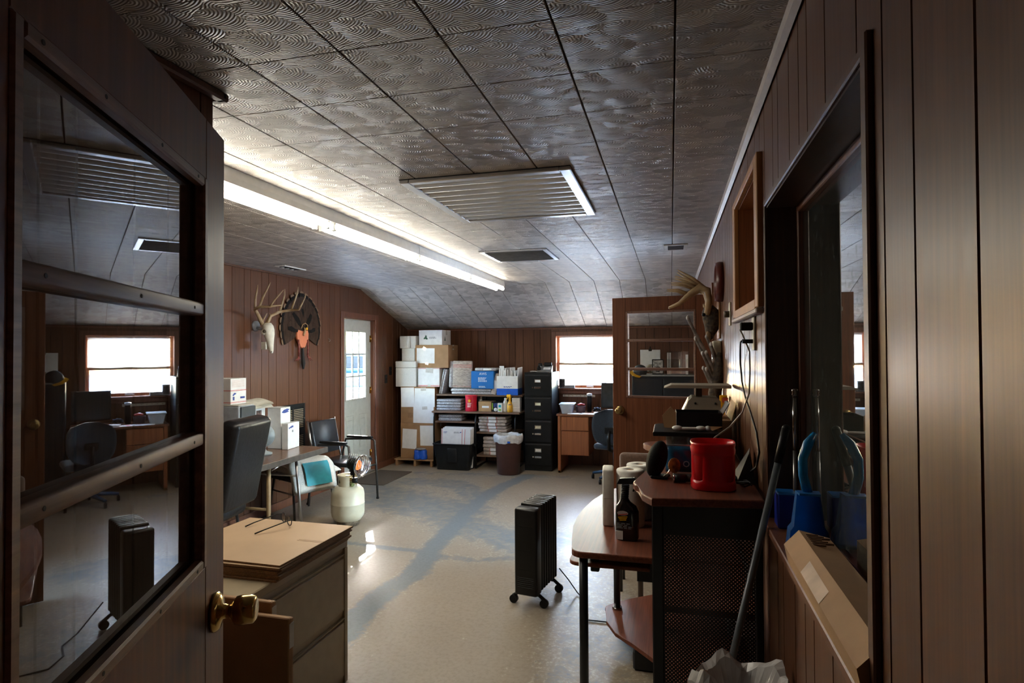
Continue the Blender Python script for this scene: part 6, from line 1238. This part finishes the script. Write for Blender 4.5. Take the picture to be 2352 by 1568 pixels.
# oil filled radiator
RAD = M('black_radiator_enamel', (.007, .007, .0075), .34, var=.1, spec=.35)
t = thing('oil_radiator', 'black oil-filled radiator heater on wheels in the middle of the floor', 'heater', (-.875, 3.83, 0), -.17)
MB().box(-.078, .078, -.155, -.065, .075, .625, .016, 3).build('control_housing', RAD, t); 
m = MB(); m.faces([(-.05, -.1555, .555), (.05, -.1555, .555), (.062, -.1558, .61), (-.062, -.1558, .61), (0, -.150, .575)], [(0,1,4),(1,2,4),(2,3,4),(3,0,4)]); m.build('top_bevel', RAD, t)
for k in range(6): MB().box(-.055, .055, -.1575, -.154, .125+k*.012, .131+k*.012, .001).build('vent_slot', BLK, t)
for z in (.24, .36, .51): MB().box(-.05, .05, -.1565, -.154, z, z+.004).build('panel_line', BLK, t)
for k in range(7): MB().box(-.076, .076, -.055+k*.041, -.028+k*.041, .085, .636, .011, 3).build('fin', RAD, t)
MB().cyl((0, -.10, .15), (0, .23, .15), .022).build('oil_pipe', RAD, t); MB().cyl((0, -.10, .60), (0, .23, .60), .022).build('oil_pipe', RAD, t)
for y in (-.10, .17):
    MB().tube([(-.11, y, .045), (-.07, y, .075), (.07, y, .075), (.11, y, .045)], .012, 8).build('foot_bracket', RAD, t)
    for s in (-1, 1): MB().cyl((s*.105, y-.014, .0265), (s*.105, y+.014, .0265), .0265, seg=16).build('wheel', BLK, t)
m = MB().tube([(-.74, 3.98, .16), (-.68, 4.0, .08), (-.62, 3.98, .012), (-.55, 3.86, .006), (-.56, 3.72, .006), (-.50, 3.60, .006), (-.38, 3.60, .006), (-.22, 3.70, .006), (-.05, 3.82, .006)], .0042, 6).build('heater_cord', BLK); solo(m, 'black heater cord trailing from the radiator under the cherry desk', 'cord')
# ------------------------------------------------------------------ near left: lateral file with card sheets
TAN = M('putty_tan_enamel', (.36, .29, .19), .42, var=.05)
t = thing('lateral_file', 'tan two-drawer lateral filing cabinet behind the open door', 'cabinet', (-1.80, 2.235, 0)); MB().box(-.23, .225, -.43, .43, 0, .66, .002).box(-.23, .238, -.43, .43, .66, .70, .004).build('carcass', TAN, t); MB().box(.225, .238, .405, .43, .0, .66, .002).build('side_lip', TAN, t); MB().box(.225, .238, -.43, -.405, .0, .66, .002).build('side_lip', TAN, t)
for z0, z1 in ((.035, .318), (.352, .632)):
    dr = MB().box(.222, .234, -.402, .402, z0, z1-.022, .002).build('drawer', TAN, t); m = MB(); m.faces([(.222, -.402, z1-.022), (.222, .402, z1-.022), (.238, .402, z1), (.238, -.402, z1), (.224, -.402, z1), (.224, .402, z1)], [(0,1,2,3), (3,2,5,4)]); m.build('pull_lip', TAN, dr)
for x, y in ((-.18, -.38), (-.18, .38), (.18, -.38), (.18, .38)): MB().cyl((x, y, -.0), (x, y, .012), .018, seg=10).build('glide', BLK, t)
EDG = M('corrugated_card_edge', (.24, .135, .062), .85, var=.3, scale=140, stretch=(1, 1, 3)); KRF = M('kraft_card_face', (.46, .31, .185), .65, var=.05, scale=4)
for k in range(8):
    dx_, dy_, rz = random.uniform(-.012, .012), random.uniform(-.012, .012), random.uniform(-.015, .015)
    last = k == 7
    t = thing('card_sheet', 'flat brown card sheet on top of the stack, under the glasses' if last else f'flat brown card sheet, {["lowest", "second from bottom", "third from bottom", "fourth from bottom", "fifth from bottom", "sixth from bottom", "second from top"][k]} of the stack on the tan cabinet', 'cardboard', (-1.835+dx_, 2.355+dy_, .7005+k*.0085), rz, 'card sheets on the tan cabinet')
    MB().box(-.30, .30, -.275, .285, 0, .0078, .0008).build('board', EDG, t); MB().box(-.2995, .2995, -.2745, .2845, .0078, .0083).build('face', KRF, t)
    if last: MB().box(.17, .30, .02, .023, .0083, .0087).box(.17, .30, .034, .036, .0083, .0087).build('crease', CARDD, t)
# eyeglasses
t = thing('eyeglasses', 'thin-framed eyeglasses lying open on the card sheets', 'glasses', (-1.90, 2.53, .770), -.62); t.scale = (1.2, 1.2, 1.2); WIR = M('dark_wire', (.03, .028, .026), .3, .8); LNS = glass('lens', (.95, .96, .96), .02, 1.5)
for s in (-1, 1):
    pts = [(s*.034+.026*cos(a*pi/10)*1.0, .06, .021+.018*sin(a*pi/10)) for a in range(21)]; MB().tube(pts, .0021, 5, caps=False).build('rim', WIR, t)
    m = MB(); m.faces([(x, y, z) for x, y, z in pts[:-1]], [tuple(range(20))]); m.build('lens', LNS, t)
    MB().tube([(s*.062, .06, .030), (s*.066, .04, .030), (s*.066, -.05, .012), (s*.063, -.085, .003)], [.0024, .0024, .0026, .0032], 5).build('temple', WIR, t)
MB().tube([(-.008, .06, .026), (0, .061, .030), (.008, .06, .026)], .0014, 5).build('bridge', WIR, t)
for (x0, x1, y, h, lb, ln) in ((-2.0, -1.215, 1.72, .755, 'tall flat dark brown carton standing at the near end of the tan cabinet', .02), (-2.0, -1.315, 1.765, .78, 'second flat brown carton standing behind the first, a little narrower', .01)):
    t = thing('flat_carton', lb, 'cardboard', ((x0+x1)/2, y, 0)); w = (x1-x0)/2; MB().box(-w, w, -.016, -.001, 0, h, .003).build('panel', CARD, t); MB().box(-w, w-.004, .001, .016, 0, h-.006, .003).build('panel', CARD, t); MB().box(w-.002, w+.0006, -.012, .012, h-.10, h-.02).build('tape', TAPE, t)
# ------------------------------------------------------------------ outside
SNOW = M('bright_gravel_snow', (.52, .55, .58), .8, var=.1, scale=2)
g = MB().box(-60, XL-.17, -40, 60, -.2, -.12).box(XL-.17, 60, YB+.15, 60, -.2, -.12).box(2.6, 60, -40, YB+.15, -.2, -.12).box(XR+.12, 2.6, 4.2, YB+.15, -.2, -.12).build('ground', SNOW); g['kind'] = 'structure'
SID = M('added_eave_board', (.5, .5, .48), .7)

e = struct('added_eave', MB().box(XL-1.05, XL-.10, 5.2, 9.2, 2.10, 2.16, .004), SID)       # unseen eave added over the exterior door to trim the sun patch
struct('added_porch_roof', MB().box(XR+.13, XR+2.6, 4.15, YB+.3, 2.16, 2.24, .004), SID)      # unseen roof added to keep high sky light out of the doorway
# pickup parked outside the exterior door
TRK = M('blue_truck_paint', (.05, .12, .24), .25, coat=.5)
t = thing('pickup_truck', 'blue pickup truck parked outside, seen through the exterior door panes', 'truck', (-10.6, 18.6, -.12), .5)
MB().box(-2.6, 2.6, -.92, .92, .55, 1.05, .08, 3).build('body', TRK, t); MB().box(-.7, 1.0, -.82, .82, 1.05, 1.72, .16, 3).build('cab', TRK, t)
MB().box(-.55, .85, -.83, .83, 1.18, 1.6, .03).build('side_glass', BLK, t); MB().box(-.75, .98, -.70, .70, 1.18, 1.6, .03).build('end_glass', BLK, t)
MB().box(2.56, 2.72, -.92, .92, .45, .66, .04).build('bumper', CHR, t); MB().box(-2.72, -2.56, -.92, .92, .45, .66, .04).build('bumper', CHR, t); MB().box(-2.65, -2.6, -.16, .16, .75, .90).build('licence_plate', WBOX, t)
for x in (-1.6, 1.7):
    for s in (-1, 1): MB().cyl((x, s*.74, .38), (x, s*.94, .38), .38, seg=24).build('wheel', BLK, t)
